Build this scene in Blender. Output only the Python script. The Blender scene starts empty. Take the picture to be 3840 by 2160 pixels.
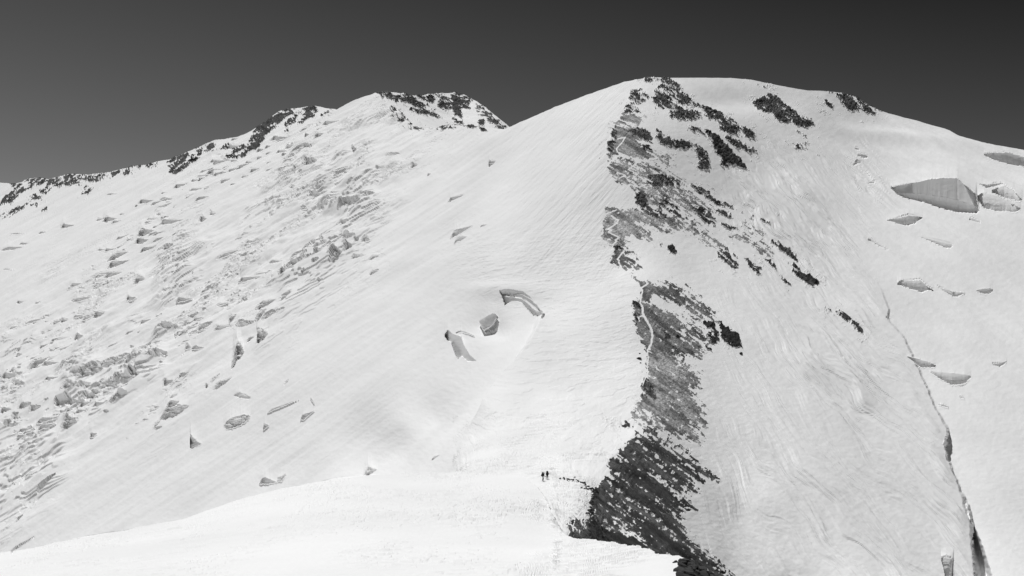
import bpy, bmesh, math, random
import numpy as np
from mathutils import Vector, Matrix
random.seed(7); RS = np.random.RandomState(11)
C = bpy.context.scene.collection
sc = bpy.context.scene

# ------------------------------------------------------------------ camera
F = 4117.0                      # focal length in source pixels (3840 wide)
PITCH = math.radians(2.5)
cam_d = bpy.data.cameras.new('camera'); cam = bpy.data.objects.new('camera', cam_d); C.objects.link(cam)
cam_d.sensor_width = 36; cam_d.lens = 36*F/3840; cam_d.clip_start = .5; cam_d.clip_end = 20000
cam.rotation_euler = (math.pi/2 + PITCH, 0, 0); cam.location = (0, 0, 0)
sc.camera = cam
cp, sp = math.cos(PITCH), math.sin(PITCH)
def P(u, v, Y):
    """world point seen at photo pixel (u, v) at forward distance Y"""
    a = (np.asarray(u, float)-1920)/F; b = (1080-np.asarray(v, float))/F
    dy = cp - b*sp; dz = sp + b*cp
    k = Y/dy
    return a*k, Y+0*k, dz*k

# ------------------------------------------------------------------ light
SUN = Vector((-.15, .35, .93)).normalized()
ld = bpy.data.lights.new('sun', 'SUN'); sun = bpy.data.objects.new('sun', ld); C.objects.link(sun)
ld.energy = 3.52; ld.angle = math.radians(.5); ld.color = (1, 1, 1)
sun.rotation_euler = SUN.to_track_quat('Z', 'Y').to_euler(); sun.location = (-50, 100, 300)
w = bpy.data.worlds.new('World'); sc.world = w; w.use_nodes = True
nt = w.node_tree; nt.nodes.clear()
def N(t, k, **kw):
    n = t.nodes.new(k)
    for a, b in kw.items(): setattr(n, a, b)
    return n
out = N(nt, 'ShaderNodeOutputWorld'); bg = N(nt, 'ShaderNodeBackground')
sky = N(nt, 'ShaderNodeTexSky', sky_type='NISHITA', sun_disc=False, altitude=5200, air_density=1, dust_density=.3, ozone_density=1)
sky.sun_elevation = math.asin(SUN.z); sky.sun_rotation = math.atan2(SUN.x, SUN.y)
sep = N(nt, 'ShaderNodeSeparateColor')            # black-and-white film behind a red filter: only the red of the sky
nt.links.new(sky.outputs[0], sep.inputs[0])
geo = N(nt, 'ShaderNodeNewGeometry')
dot = N(nt, 'ShaderNodeVectorMath', operation='DOT_PRODUCT'); dot.inputs[1].default_value = (-.43, 0, -1.8)
tc = N(nt, 'ShaderNodeTexCoord'); nt.links.new(tc.outputs['Generated'], dot.inputs[0])
mr = N(nt, 'ShaderNodeMapRange', interpolation_type='LINEAR')
mr.inputs['From Min'].default_value = -.746; mr.inputs['From Max'].default_value = .174
mr.inputs['To Min'].default_value = .08; mr.inputs['To Max'].default_value = 1.
nt.links.new(dot.outputs['Value'], mr.inputs['Value'])
mul = N(nt, 'ShaderNodeMath', operation='MULTIPLY')
nt.links.new(sep.outputs[0], mul.inputs[0]); nt.links.new(mr.outputs[0], mul.inputs[1])
nt.links.new(mul.outputs[0], bg.inputs[0]); bg.inputs[1].default_value = .093
nt.links.new(bg.outputs[0], out.inputs[0])
sc.view_settings.view_transform = 'Standard'; sc.view_settings.look = 'None'
sc.view_settings.exposure = 0; sc.view_settings.gamma = 1

# ------------------------------------------------------------------ noise
def _h(ix, iy, s):
    n = (ix.astype(np.int64)*374761393 + iy.astype(np.int64)*668265263 + s*1274126177) & 0xffffffff
    n = ((n ^ (n >> 13))*1274126177) & 0xffffffff
    n = (n ^ (n >> 16)) & 0xffff
    return n
_A = np.random.RandomState(3).rand(65536).astype(np.float32)*2*np.pi
_GX, _GY = np.cos(_A), np.sin(_A)
def perlin(x, y, s=0):
    x = np.asarray(x, np.float32); y = np.asarray(y, np.float32)
    ix = np.floor(x); iy = np.floor(y); fx = x-ix; fy = y-iy
    ux = fx*fx*fx*(fx*(fx*6-15)+10); uy = fy*fy*fy*(fy*(fy*6-15)+10)
    def g(dx, dy):
        h = _h(ix+dx, iy+dy, s); return _GX[h]*(fx-dx)+_GY[h]*(fy-dy)
    a = g(0, 0); b = g(1, 0); c = g(0, 1); d = g(1, 1)
    return ((a+(b-a)*ux) + ((c+(d-c)*ux)-(a+(b-a)*ux))*uy)*1.5
def fbm(x, y, o=4, s=0, gain=.5):
    r = 0; a = 1; t = 0
    for i in range(o):
        r = r + a*perlin(x*2**i+i*17.3, y*2**i-i*9.1, s+i); t += a; a *= gain
    return r/t
def ridged(x, y, o=4, s=0):
    r = 0; a = 1; t = 0
    for i in range(o):
        r = r + a*(1-np.abs(perlin(x*2**i+i*7.7, y*2**i+i*3.1, s+i))*2); t += a; a *= .5
    return r/t
def rot(x, y, deg):
    """coordinates along / across a line that falls deg degrees to the left (negative: to the right)"""
    a = math.radians(deg); return x*math.cos(a)-y*math.sin(a), x*math.sin(a)+y*math.cos(a)
def ss(a, b, x):
    t = np.clip((x-a)/(b-a), 0, 1); return t*t*(3-2*t)
def poly_y(pts, u):
    p = np.array(pts, float); return np.interp(u, p[:, 0], p[:, 1])

# ------------------------------------------------------------------ distances (thin-plate spline of ln Y over the view)
def tps(pts, reg=.5):
    p = np.array(pts, float); X = p[:, :2]/1000; y = np.log(p[:, 2]); n = len(p)
    d2 = ((X[:, None]-X[None])**2).sum(-1); K = np.where(d2 > 0, d2*np.log(d2+1e-12)*.5, 0)
    A = np.zeros((n+3, n+3)); A[:n, :n] = K+np.eye(n)*reg*1e-2; A[:n, n] = 1; A[:n, n+1:] = X; A[n, :n] = 1; A[n+1:, :n] = X.T
    w_ = np.linalg.solve(A, np.concatenate([y, np.zeros(3)]))
    def f(u, v):
        u = np.asarray(u, float)/1000; v = np.asarray(v, float)/1000
        r = w_[n]+w_[n+1]*u+w_[n+2]*v
        for i in range(n):
            q = (u-X[i, 0])**2+(v-X[i, 1])**2+1e-12
            r = r+w_[i]*.5*q*np.log(q)
        return np.exp(r)
    return f
def plane(a, b, u0, v0, Y0):
    k = lambda u, v: ((u-1920)/F, (1260-v)/F)
    d0 = (lambda kx, kz: kz-a*kx-b)(*k(u0, v0))
    return lambda u, v: Y0*d0/((lambda kx, kz: kz-a*kx-b)(*k(u, v)))
SKY = [(-600,760),(-300,715),(0,685),(45,690),(80,684),(95,675),(110,669),(150,668),(180,673),(215,663),(240,658),(262,654),(330,655),(410,647),(450,636),(500,624),(560,617),(590,606),(640,597),(700,572),(750,553),(805,527),(894,514),(940,492),(975,470),(997,458),(1020,438),(1046,419),(1090,409),(1161,400),(1198,401),(1228,408),(1262,413),(1295,395),(1333,375),(1370,361),(1407,350),(1425,361),(1463,404),(1482,423),(1512,449),(1556,477),(1600,482),(1642,483),(1690,471),(1743,470),(1795,477),(1850,484),(1892,485),(1920,473),(1995,439),(2080,402),(2181,363),(2285,326),(2341,307),(2412,294),(2449,290),(2501,292),(2628,291),(2740,292),(2815,298),(2880,311),(2955,325),(3029,338),(3074,339),(3156,348),(3215,367),(3275,404),(3320,423),(3432,452),(3562,488),(3588,505),(3700,538),(3840,564),(4100,640),(4450,760)]
EDGE = [(-600,2190),(0,2086),(186,2041),(373,2006),(559,1972),(690,1948),(783,1914),(895,1877),(960,1860),(1072,1831),(1184,1809),(1258,1796),(1333,1788),(1389,1780),(1519,1778),(1631,1778),(1687,1774),(1750,1772),(1850,1775),(1950,1785),(2020,1830),(2070,1910),(2100,1990),(2128,2013),(2162,2026),(2215,2032),(2277,2035),(2324,2044),(2373,2047),(2417,2058),(2445,2069),(2457,2080),(2495,2079),(2541,2083),(2572,2092),(2591,2103),(2650,2144),(2700,2200),(2800,2290),(3000,2360),(4450,2600)]
Lp = plane(.5, .5, 700, 1100, 720); Rm = plane(-.35, .5, 2500, 1050, 480); Rg = plane(-.14, .46, 3320, 423, 1000)
MP = []
for u, vs in ((1225,(1300,1500,1700)),(1530,(1000,1200,1400,1600,1720)),(-450,(950,1300,1700,2150)),(0,(700,900,1200,1500,1800,2100)),(350,(660,900,1200,1500,1800,2050)),(700,(600,750,900,1200,1500,1800,2000)),(1050,(430,600,900,1200,1500,1850)),(1400,(360,500,700,900,1200,1500,1800)),(1650,(500,700,900,1100,1300,1450,1580))):
    for v in vs: MP.append((u, v, min(2100, Lp(u, v))))
MP += [(1850,520,690),(1900,490,700),(1900,620,645),(1900,800,560),(1850,1000,500),(1830,1200,455),(1760,1400,420),(2100,430,680),(2150,560,612)]
MP += [(1690,1772,290),(1750,1772,240),(1850,1772,236),(1950,1783,228),(2050,1798,220),(2035,1807,214),(1800,1700,272),(1900,1650,290),(2050,1700,262),(2200,1700,265),(2150,1600,300),(1850,1550,330),(2000,1500,345),(2200,1450,362),(1950,1400,375),(2000,1300,405),(2200,1300,402),(2060,1200,440),(2200,1150,440),(2150,1000,490),(2100,850,530),(2200,700,560)]
MP += [(2430,1300,408),(2420,1200,428),(2380,1120,446),(2400,1055,462),(2390,1030,478),(2330,1000,492),(2340,900,515),(2320,800,540),(2290,700,566),(2290,600,592),(2300,500,622),(2360,400,662),(2430,330,705),(2460,292,750),(2400,1500,352),(2420,1400,380),(2340,1605,312),(2380,1600,318)]
MP += [(2378,1630,290),(2330,1700,268),(2285,1765,245),(2240,1830,222),(2210,1900,195),(2190,1950,176),(2120,1990,150),(2150,1850,205),(2100,1900,188),(2500,1700,315),(2500,1800,285),(2600,1790,318),(2400,1800,262),(2350,1900,230),(2500,1900,258),(2600,1950,283),(2300,2000,198),(2400,2030,205),(2500,2060,222),(2600,2100,250),(2700,2160,272),(2250,2100,160),(2500,2250,190)]
MP += [(2900,600,715),(3000,750,655)]
for q in ((2800,1000),(2800,1300),(2800,1600),(2850,1900),(2900,2160),(2900,2300),(3100,900),(3100,1200),(3100,1500),(3100,1800),(3200,2160),(3300,1500),(3380,1800),(3480,2100),(2700,1450),(2660,1250),(2700,1700),(2750,1950)): MP.append((*q, Rm(*q)))
for q in ((3300,520),(3450,700),(3600,650),(3840,700),(3840,1000),(3500,1100),(3620,1400),(3840,1500),(3750,1800),(3840,2160),(4300,800),(4300,1500),(4200,2200)): MP.append((*q, Rg(*q)))
MP += [(2740,292,835),(2955,325,885),(3100,342,930),(2600,292,790),(3320,430,995),(3840,570,1000),(2700,400,745),(2700,520,672),(2560,420,675),(2600,600,622),(2560,800,560),(2600,1000,510)]
fM = tps(MP)
FP = [(-450,2160,140),(-450,2400,62),(0,2086,152),(0,2160,122),(0,2350,62),(500,1985,182),(500,2160,106),(1000,1850,206),(1000,2000,143),(1000,2160,99),(1000,2350,58),(1389,1780,238),(1519,1778,244),(1700,1772,246),(1750,1772,240),(1850,1775,236),(1950,1785,228),(2050,1798,220),(2035,1807,214),(1500,1900,178),(1500,2160,96),(1900,1850,194),(1900,2000,141),(1920,2160,96),(2000,1900,178),(2020,1830,205),(2070,1910,183),(2100,1990,150),(2128,2013,138),(2277,2035,127),(2373,2047,119),(2457,2080,106),(2541,2083,104),(2600,2110,96),(2500,2160,84),(2000,2350,60),(2700,2250,78),(2900,2350,66),(3500,2500,60),(4300,2650,60)]
fF = tps(FP)

# ------------------------------------------------------------------ the grid of the mountain sheet
us = np.concatenate([np.linspace(-560,-12,46), np.arange(-10,3852,2.75), np.linspace(3864,4400,44)])
nu = len(us); ve = poly_y(EDGE, us); vs_ = poly_y(SKY, us)
sm = np.convolve(np.pad(ve, 4, 'edge'), np.ones(9)/9, 'valid'); ve = sm
NF, ND, NM, NR = 190, 9, 690, 26
t = np.linspace(0, 1, NF)[:, None]; vF = (2330+260*ss(2600,4400,us))[None]*(1-t)+ve[None]*t
vF = np.maximum(vF, ve[None]); YF = fF(np.broadcast_to(us, vF.shape), vF)
t = np.linspace(0, 1, NM)[:, None]; vM = ve[None]*(1-t)+vs_[None]*t
UM = np.broadcast_to(us, vM.shape); YM = fM(UM, vM)
Ye = fF(us, ve); Y1 = fM(us, ve); jump = np.log(np.maximum(Y1/Ye, 1.0)); Y1 = np.maximum(Y1, Ye)
YM = np.maximum(YM, Ye[None])
t = np.linspace(0, 1, ND+2)[1:-1, None]
YD = np.exp(np.log(Ye)*(1-t)+np.log(Y1)*t); vD = ve[None]+np.minimum(jump*260, 120)[None]*np.sin(np.pi*t)
# bergschrund: the glacier right of it lies behind and below the slope
SCH = [(3250,980),(3309,1097),(3320,1134),(3333,1164),(3324,1190),(3342,1220),(3361,1238),(3391,1276),(3413,1320),(3437,1372),(3477,1459),(3509,1540),(3552,1610),(3541,1668),(3552,1726),(3576,1784),(3599,1842),(3628,1900),(3645,1990),(3640,2050),(3650,2160),(3680,2400)]
su = np.interp(vM, [p[1] for p in SCH], [p[0] for p in SCH]); dd = UM-su-9*fbm(vM/32, 0*vM, 3, 5, .5)
amt = (.014+.03*ss(1100,2300,vM))*ss(1030,1250,vM)
pc = np.polyfit([p[1] for p in SCH], [p[0] for p in SCH], 2); su2 = np.polyval(pc, vM)
schr = ss(0, 9, dd)*np.exp(-np.logaddexp(0, (UM-su2)/25)*25/150)
YM = YM*(1+amt*schr)
k = np.arange(1, NR+1)[:, None]
YR = YM[-1][None]*np.exp(.0045*k**1.5); vR = vs_[None]+.12*k**2+.00002*k**5
V = np.concatenate([vF, vD, vM, vR]); Y = np.concatenate([YF, YD, YM, YR]); U = np.broadcast_to(us, V.shape).copy()
nr = V.shape[0]; iM0 = NF+ND; iM1 = iM0+NM
print('grid', nr, nu)

# ------------------------------------------------------------------ ice cliffs and crevasse walls: (bottom polyline, height or top polyline)
G = []   # u1,v1,u2,v2,H
G += [(34,879,106,874,5),(71,918,108,913,9),(0,941,93,926,13),(227,857,281,844,18),(143,877,172,872,9),(395,733,442,728,7),(358,831,395,820,9),(384,834,440,820,19),(447,808,473,803,7),(518,764,581,750,16),(593,755,652,747,13),(505,779,518,771,9),(727,758,786,736,13),(548,825,596,820,8),(824,691,868,669,11),(861,697,883,689,9),(507,916,559,898,24),(514,888,578,864,30),(596,844,690,823,20),(639,890,690,868,11),(567,913,619,888,11),(522,950,589,924,16),(611,950,652,924,16),(749,834,775,820,22),(786,808,811,801,14),(594,987,635,972,21),(399,984,485,943,20),(401,1010,488,976,25),(350,1047,421,1021,13),(499,1069,544,1047,28),(812,974,902,935,13),(920,913,975,900,10),(261,1078,309,1062,15),(11,1013,54,1010,5)]
G += [(63,1138,89,1132,11),(130,1140,153,1132,8),(88,1218,168,1192,10),(32,1238,73,1222,10),(348,1194,395,1173,23),(227,1210,257,1199,14),(276,1276,313,1259,26),(473,1130,511,1113,20),(522,1218,570,1195,14),(468,1257,507,1237,9),(581,1194,611,1182,12),(399,1307,445,1285,9),(56,1341,86,1331,7),(0,1423,93,1408,23),(106,1391,186,1337,23),(145,1311,186,1289,11),(227,1475,300,1452,44),(268,1450,514,1325,42),(347,1464,581,1400,32),(257,1482,350,1453,20),(466,1365,511,1347,16),(559,1358,611,1343,10),(693,1311,716,1304,26),(716,1308,768,1304,14),(801,1466,870,1416,21),(790,1441,827,1404,9),(611,1449,652,1423,25),(667,1423,712,1393,21),(924,1283,954,1263,14),(417,1520,485,1483,19),(384,1477,414,1469,13),(67,1538,123,1520,28),(0,1550,45,1535,21),(48,1579,75,1553,19),(231,1609,294,1591,52),(134,1591,209,1565,19),(574,1617,611,1568,18),(596,1579,708,1527,44),(626,1531,675,1509,20),(874,1483,943,1497,18),(771,1456,781,1449,15),(887,1231,954,1214,23),(857,1218,887,1184,26),(812,1149,861,1132,7),(335,1640,365,1624,19),(0,1730,60,1672,26),(60,1655,97,1627,21),(45,2075,130,2017,6),(69,1970,90,1940,12),(142,1858,224,1784,12)]
G += [(1141,628,1191,611,26),(1288,650,1305,645,10),(1247,661,1277,652,8),(1254,576,1275,569,7),(1083,576,1172,524,17),(1176,522,1217,499,21),(1141,516,1161,503,18),(1124,496,1158,479,9),(1068,561,1102,544,17),(1053,589,1076,576,13),(1036,533,1079,520,12),(990,561,1016,546,11),(960,572,990,560,14),(992,585,1020,568,10),(960,602,988,585,12),(1057,615,1102,591,13),(995,645,1023,630,8),(1103,656,1120,639,14),(1044,652,1087,632,9),(935,650,979,630,12),(1270,799,1359,755,24),(1366,743,1404,729,10),(1154,743,1197,734,16),(1541,632,1568,617,14),(1411,635,1430,632,8),(1441,585,1500,580,6),(1679,760,1743,730,15),(1830,626,1860,604,23),(1601,663,1618,652,11),(960,773,1057,744,10),(1126,788,1161,780,7),(1087,706,1109,702,9),(1247,643,1320,619,6)]
G += [(1085,969,1146,933,13),(1171,918,1217,902,9),(1247,915,1318,887,11),(1240,989,1288,954,38),(1295,950,1323,928,24),(1355,909,1390,900,19),(1318,972,1374,956,12),(1385,978,1426,959,10),(1189,969,1208,957,14),(1385,1034,1424,1015,13),(1687,896,1776,844,24),(1700,915,1754,887,21),(1799,853,1828,842,8),(1046,1030,1079,1019,29),(1079,1011,1133,989,16),(960,1168,1040,1120,28),(960,1213,1001,1164,24),(982,1202,1072,1157,14),(1050,1129,1094,1101,13),(971,1814,1040,1809,26),(1364,1783,1415,1760,29),(1001,1548,1120,1496,8),(1124,1578,1176,1540,20),(1161,1492,1178,1516,8),(984,1613,1007,1595,24),(1066,1447,1085,1425,8),(1616,1730,1653,1704,12)]
G += [(3204,560,3225,562,9),(3200,620,3232,608,9),(3256,687,3284,685,7),(3633,825,3681,836,13),(3256,900,3338,942,13),(3599,1490,3619,1497,12),(3518,1518,3564,1529,9),(3535,1672,3564,1660,15),(3320,1190,3340,1200,10)]
FEAT = []
rr = random.Random(5)
for (a, b, c, d, h) in G:
    n = 7; bot = []; top = []; pk = rr.uniform(.12, .42); sag = rr.uniform(.05, .3)*h
    for i in range(n):
        s = i/(n-1); sh = (s/pk if s < pk else (1-s)/(1-pk))**(.5 if s < pk else .85) if 0 < s < 1 else 0
        bu = a+(c-a)*s; bv = b+(d-b)*s+math.sin(math.pi*s)*sag
        bot.append((bu, bv)); top.append((bu, bv-h*1.15*sh))
    FEAT.append((bot, top, 1))
def ft(bot, top, st=1): FEAT.append((bot, top, st))
ft([(712,1650),(713,1683),(722,1681),(740,1674),(757,1665)],[(712,1628),(713,1622),(722,1640),(740,1656),(757,1665)])
ft([(839,1598),(850,1608),(870,1607),(905,1592),(930,1574),(938,1560)],[(839,1598),(850,1578),(870,1565),(905,1556),(930,1555),(938,1560)])
ft([(868,1386),(880,1372),(892,1350),(902,1346),(915,1320)],[(868,1380),(880,1305),(892,1280),(902,1285),(915,1318)])
ft([(966,1285),(970,1287),(990,1280),(1002,1268),(1006,1258)],[(966,1240),(970,1238),(985,1236),(1002,1250),(1006,1258)])
ft([(1040,1808),(1055,1805),(1073,1776)],[(1040,1790),(1055,1785),(1073,1774)])
ft([(1322,548),(1325,575),(1332,571),(1341,566)],[(1322,546),(1325,557),(1332,560),(1341,566)])
ft([(1668,1262),(1680,1280),(1692,1283),(1705,1320),(1717,1349),(1733,1334),(1754,1356),(1785,1354)],[(1668,1258),(1680,1238),(1692,1250),(1708,1254),(1728,1261),(1738,1290),(1758,1328),(1785,1352)],1.6)
ft([(1709,1250),(1728,1246),(1745,1250),(1776,1259)],[(1709,1247),(1728,1239),(1745,1243),(1776,1257)])
ft([(1795,1206),(1812,1239),(1830,1227),(1847,1214),(1862,1186)],[(1795,1203),(1812,1193),(1830,1180),(1847,1173),(1862,1180)],1.5)
ft([(1884,1110),(1893,1145),(1920,1128),(1955,1133),(1975,1156),(2000,1184),(2034,1191)],[(1884,1106),(1893,1112),(1920,1117),(1955,1120),(1978,1136),(2005,1165),(2034,1189)],1.3)
ft([(1880,1108),(1895,1110),(1920,1112),(1960,1118),(1990,1138),(2015,1160),(2036,1184)],[(1880,1106),(1895,1103),(1920,1103),(1960,1106),(1990,1122),(2015,1146),(2036,1182)],1.2)
ft([(2032,1212),(2038,1208),(2042,1196)],[(2032,1205),(2038,1190),(2042,1190)])
ft([(3215,582),(3232,592),(3242,595),(3254,591)],[(3215,580),(3232,577),(3242,579),(3254,589)])
ft([(3690,582),(3730,600),(3780,616),(3840,626),(3900,630)],[(3690,580),(3730,572),(3780,570),(3840,588),(3900,626)])
ft([(3342,706),(3364,728),(3390,743),(3460,758),(3521,780),(3588,797),(3665,801),(3670,790)],[(3342,704),(3364,700),(3400,692),(3480,672),(3540,665),(3590,668),(3660,730),(3670,786)],1.2)
ft([(3665,750),(3690,780),(3740,793),(3815,795),(3828,784)],[(3665,734),(3690,722),(3740,732),(3810,772),(3828,782)])
ft([(3720,722),(3770,743),(3822,756),(3834,750)],[(3720,714),(3765,694),(3800,715),(3834,748)])
ft([(3660,684),(3700,705),(3730,700),(3762,690)],[(3660,682),(3700,694),(3730,688),(3762,688)])
ft([(3325,828),(3398,847),(3430,840),(3458,818)],[(3325,826),(3370,817),(3410,806),(3458,816)])
ft([(3446,888),(3500,910),(3545,931),(3566,931),(3574,921)],[(3446,886),(3500,898),(3545,910),(3566,916),(3574,920)])
ft([(3366,1067),(3410,1082),(3455,1097),(3484,1088),(3500,1092)],[(3366,1062),(3380,1051),(3450,1050),(3480,1078),(3500,1090)])
ft([(3514,1076),(3573,1113),(3595,1112),(3618,1100)],[(3514,1075),(3573,1096),(3595,1094),(3618,1098)])
ft([(3664,1092),(3692,1104),(3712,1102),(3724,1092)],[(3664,1090),(3680,1082),(3710,1080),(3724,1088)])
ft([(3405,1340),(3454,1378),(3490,1380),(3509,1375)],[(3405,1338),(3440,1344),(3480,1356),(3509,1372)])
ft([(3483,1390),(3530,1425),(3570,1445),(3620,1438),(3642,1416)],[(3483,1389),(3530,1396),(3570,1398),(3620,1404),(3642,1412)])
ft([(3720,1368),(3750,1377),(3776,1360)],[(3720,1366),(3750,1362),(3776,1352)])
ft([(3528,2105),(3545,2170),(3575,2230)],[(3528,2095),(3545,2090),(3575,2100)], 1.1)
NAMED = len(FEAT)
# smaller broken ice through the icefall bands of the left slope
bands = [((300,1050),(900,560),70,80),((20,1460),(420,1000),80,65),((200,1560),(760,1200),90,75),((900,1100),(1330,880),50,30),((0,1650),(330,1480),60,40),((480,1620),(700,1480),50,16),((1000,620),(1200,470),45,26)]
for (a, b, wd, n) in bands:
    for i in range(n):
        s = rr.random(); x = a[0]+(b[0]-a[0])*s+rr.gauss(0, wd*.5); y = a[1]+(b[1]-a[1])*s+rr.gauss(0, wd*.5)
        L = rr.choice((14, 24, 38, 60))*rr.uniform(.7, 1.4); h = min(L*rr.uniform(.14, .34), 17); sl = rr.uniform(-.55, -.15)
        FEAT.append(([(x,y),(x+L*.3,y+sl*L*.3+h*.25),(x+L*.7,y+sl*L*.7+h*.15),(x+L,y+sl*L)],[(x,y-1),(x+L*.2,y+sl*L*.2-h),(x+L*.6,y+sl*L*.6-h*.45),(x+L,y+sl*L-1)],1))
fid = np.full(V.shape, -1, np.int16); CU, CV = U, V; Ybase = Y.copy(); Hm = np.zeros(V.shape, np.float32)
rowsM = slice(iM0, iM1); lat = fbm(U/30., V/14., 3, 7); lat2 = ridged(U/19., V/13., 2, 9)
for n, (bot, top, st) in enumerate(FEAT):
    u0, u1 = bot[0][0], bot[-1][0]
    c0, c1 = np.searchsorted(us, u0), np.searchsorted(us, u1)
    if c1-c0 < 2: c1 = c0+2
    if n >= NAMED and fid[iM0+int(np.argmin(np.abs(V[rowsM, c0]-bot[0][1]))), c0:c1+3].max() >= 0: continue
    if u0 > 3150 and st == 1: st = 1.15
    uu = us[c0:c1]; vb = poly_y(bot, uu); vt = poly_y(top, uu)
    H0 = vb-vt; vb0 = vb.copy(); vt0 = vt.copy(); hn = np.minimum(H0, 30)*(1 if st == 1 else .35)
    vb = vb + hn*.3*fbm(uu/14., uu*0+n, 3, 3); vt = vt + hn*.26*fbm(uu/11., uu*0+n+.5, 3, 4); vb = np.maximum(vb, vt+.5)
    sub = V[rowsM, c0:c1]; ins = (sub <= vb[None]) & (sub >= vt[None])
    tt = (sub-vt[None])/np.maximum(vb-vt, 2)[None] if st == 1 else np.clip((sub-vt0[None])/np.maximum(vb0-vt0, 2)[None], 0, 1.1)
    Yt = np.array([np.interp(-vt0[q], -sub[:, q], Ybase[rowsM, c0+q]) for q in range(c1-c0)])[None]
    Yb = Ybase[rowsM, c0:c1]
    if st != 1: pf = np.polyfit(uu, Yt[0], 1); Yt = (.3*Yt+.7*np.polyval(pf, uu)[None])
    Ybt = np.array([np.interp(-vb0[q], -sub[:, q], Yb[:, q]) for q in range(c1-c0)])[None]
    dn = (vb-vt)[None]/F*Yt; B = np.maximum(Yt-Ybt, dn*.25)      # wall height and the depth cut out of the slope, metres
    rs = np.random.RandomState(n); c_ = rs.uniform(.1, .62) if st == 1 else .62 if st == 1.15 else .75 if st == 1.2 and u0 > 3150 else rs.uniform(.05, .3)
    # the lip juts out a little; the snow above it lies flatter
    kw = int(min(11, max(3, (c1-c0)//3*2+1))); dl = np.convolve(np.pad((B[0]*.3*np.minimum(1, H0/8)*np.minimum(1, (u1-u0)/50.)), kw//2, constant_values=0), np.hanning(kw+2)[1:-1]/np.hanning(kw+2).sum(), 'valid')[None]*(1 if st == 1 else .5)
    Tt = np.minimum(H0.mean()*2.2+9, 60); kx_ = np.clip(1-np.maximum(vt[None]-sub, 0)/Tt, 0, 1); bump = dl*kx_**2
    lip = (sub < vt[None]); cur = Y[rowsM, c0:c1]; free = lip & (fid[rowsM, c0:c1] < 0) & (kx_ > 0); cur[free] = np.minimum(cur, Yb-bump)[free]
    bl = np.broadcast_to(dl, sub.shape)
    lean = np.minimum(c_*dn, .6*(B-bl*.9)) * (1-(1-tt)**2 if st != 1.2 else np.where(tt < .62, tt, .62-.5*(tt-.62)))
    nzw = ((.5*lat+.16*(lat2-.5))[rowsM, c0:c1]*np.minimum(1, tt*4))*(1 if st == 1 else .02 if st == 1.2 else .12)
    frac = np.clip((uu-u0)/max(u1-u0, 1), 0, 1)[None]
    wall = Yt-bl-lean+np.minimum(dn, B)*nzw*.6
    cur = Y[rowsM, c0:c1]; cur[ins] = wall[ins]
    Hm[rowsM, c0:c1][ins] = 1
    if n < NAMED: fid[rowsM, c0:c1][ins] = n
PITS = [([(3600,1838),(3628,1876),(3640,1946),(3674,2016),(3700,2090),(3721,2160),(3750,2330),(3690,2330),(3657,2160),(3640,2060),(3634,1970),(3614,1905)], 1.03, 22)]


def sdist(px, py, poly):
    d = np.full(px.shape, 1e9); ins = np.zeros(px.shape, bool); n = len(poly)
    for i in range(n):
        ax, ay = poly[i]; bx, by = poly[(i+1) % n]
        ex, ey = bx-ax, by-ay; wx, wy = px-ax, py-ay
        t_ = np.clip((wx*ex+wy*ey)/(ex*ex+ey*ey+1e-9), 0, 1)
        d = np.minimum(d, (wx-ex*t_)**2+(wy-ey*t_)**2)
        c = ((ay > py) != (by > py)) & (px < (bx-ax)*(py-ay)/((by-ay)+1e-12)+ax)
        ins ^= c
    return np.where(ins, 1, -1)*np.sqrt(d)
for poly, fct, sf in PITS:
    p = np.array(poly); c0, c1 = np.searchsorted(us, p[:, 0].min()-9), np.searchsorted(us, p[:, 0].max()+9); sl = (slice(iM0, iM1), slice(c0, c1))
    Y[sl] *= 1+(fct-1)*ss(-2, sf, sdist(U[sl], V[sl], poly)+2*perlin(U[sl]/20, V[sl]/20, 3))
X, Yw, Z = P(U, V, Y)
# ------------------------------------------------------------------ rock: polygons traced on the mountain
def zp(ox, oy, s, pts): return [(ox+a/s, oy+b/s) for a, b in pts]
S = 2.683
A_ = lambda *p: zp(1920, 240, S, p); B_ = lambda *p: zp(1920, 780, S, p); Cc = lambda *p: zp(1920, 1300, S, p)
D_ = lambda *p: zp(0, 540, S, p); E_ = lambda *p: zp(960, 300, S, p); H_ = lambda *p: zp(2880, 240, S, p); I_ = lambda *p: zp(2880, 780, S, p)
K_ = lambda *p: zp(1920, 1740, 3.22, p)
# (key, polygon, cover, kind 'rock'/'scree', tone)
R = []
def rk(key, poly, cover=.8, kind='rock', tone=.065): R.append((key, poly, cover, kind, tone))
rk('summit', A_((1480,136),(1580,145),(1700,230),(1780,320),(1900,390),(2100,470),(2250,590),(2350,650),(2250,690),(2100,600),(1950,540),(1850,560),(1700,560),(1600,540),(1560,440),(1450,430),(1400,300),(1500,200)), .62, tone=.055)
rk('summit', A_((1200,260),(1320,250),(1380,330),(1300,400),(1280,480),(1150,500),(1130,440),(1200,400),(1180,320)), .55)
rk('summit', A_((1340,150),(1480,132),(1560,150),(1500,170),(1340,180)), .4)
rk('upper_scree', A_((1130,500),(1230,495),(1300,560),(1270,615),(1120,615),(1040,605),(1080,560)), .95, 'scree', .3)
rk('upper_scree', A_((1040,630),(1200,630),(1300,660),(1400,740),(1420,790),(1330,760),(1260,760),(1300,830),(1400,900),(1420,940),(1300,950),(1150,930),(1100,900),(1000,930),(965,925),(975,850),(1010,760)), .95, 'scree', .26)
rk('knob', A_((1130,640),(1350,670),(1420,760),(1400,785),(1340,770),(1260,720),(1130,690)), .75)
rk('knob', A_((1320,815),(1370,825),(1405,870),(1330,860)), .95)
rk('knob', A_((965,800),(1035,640),(1060,700),(1010,880),(965,900)), .7)
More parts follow.
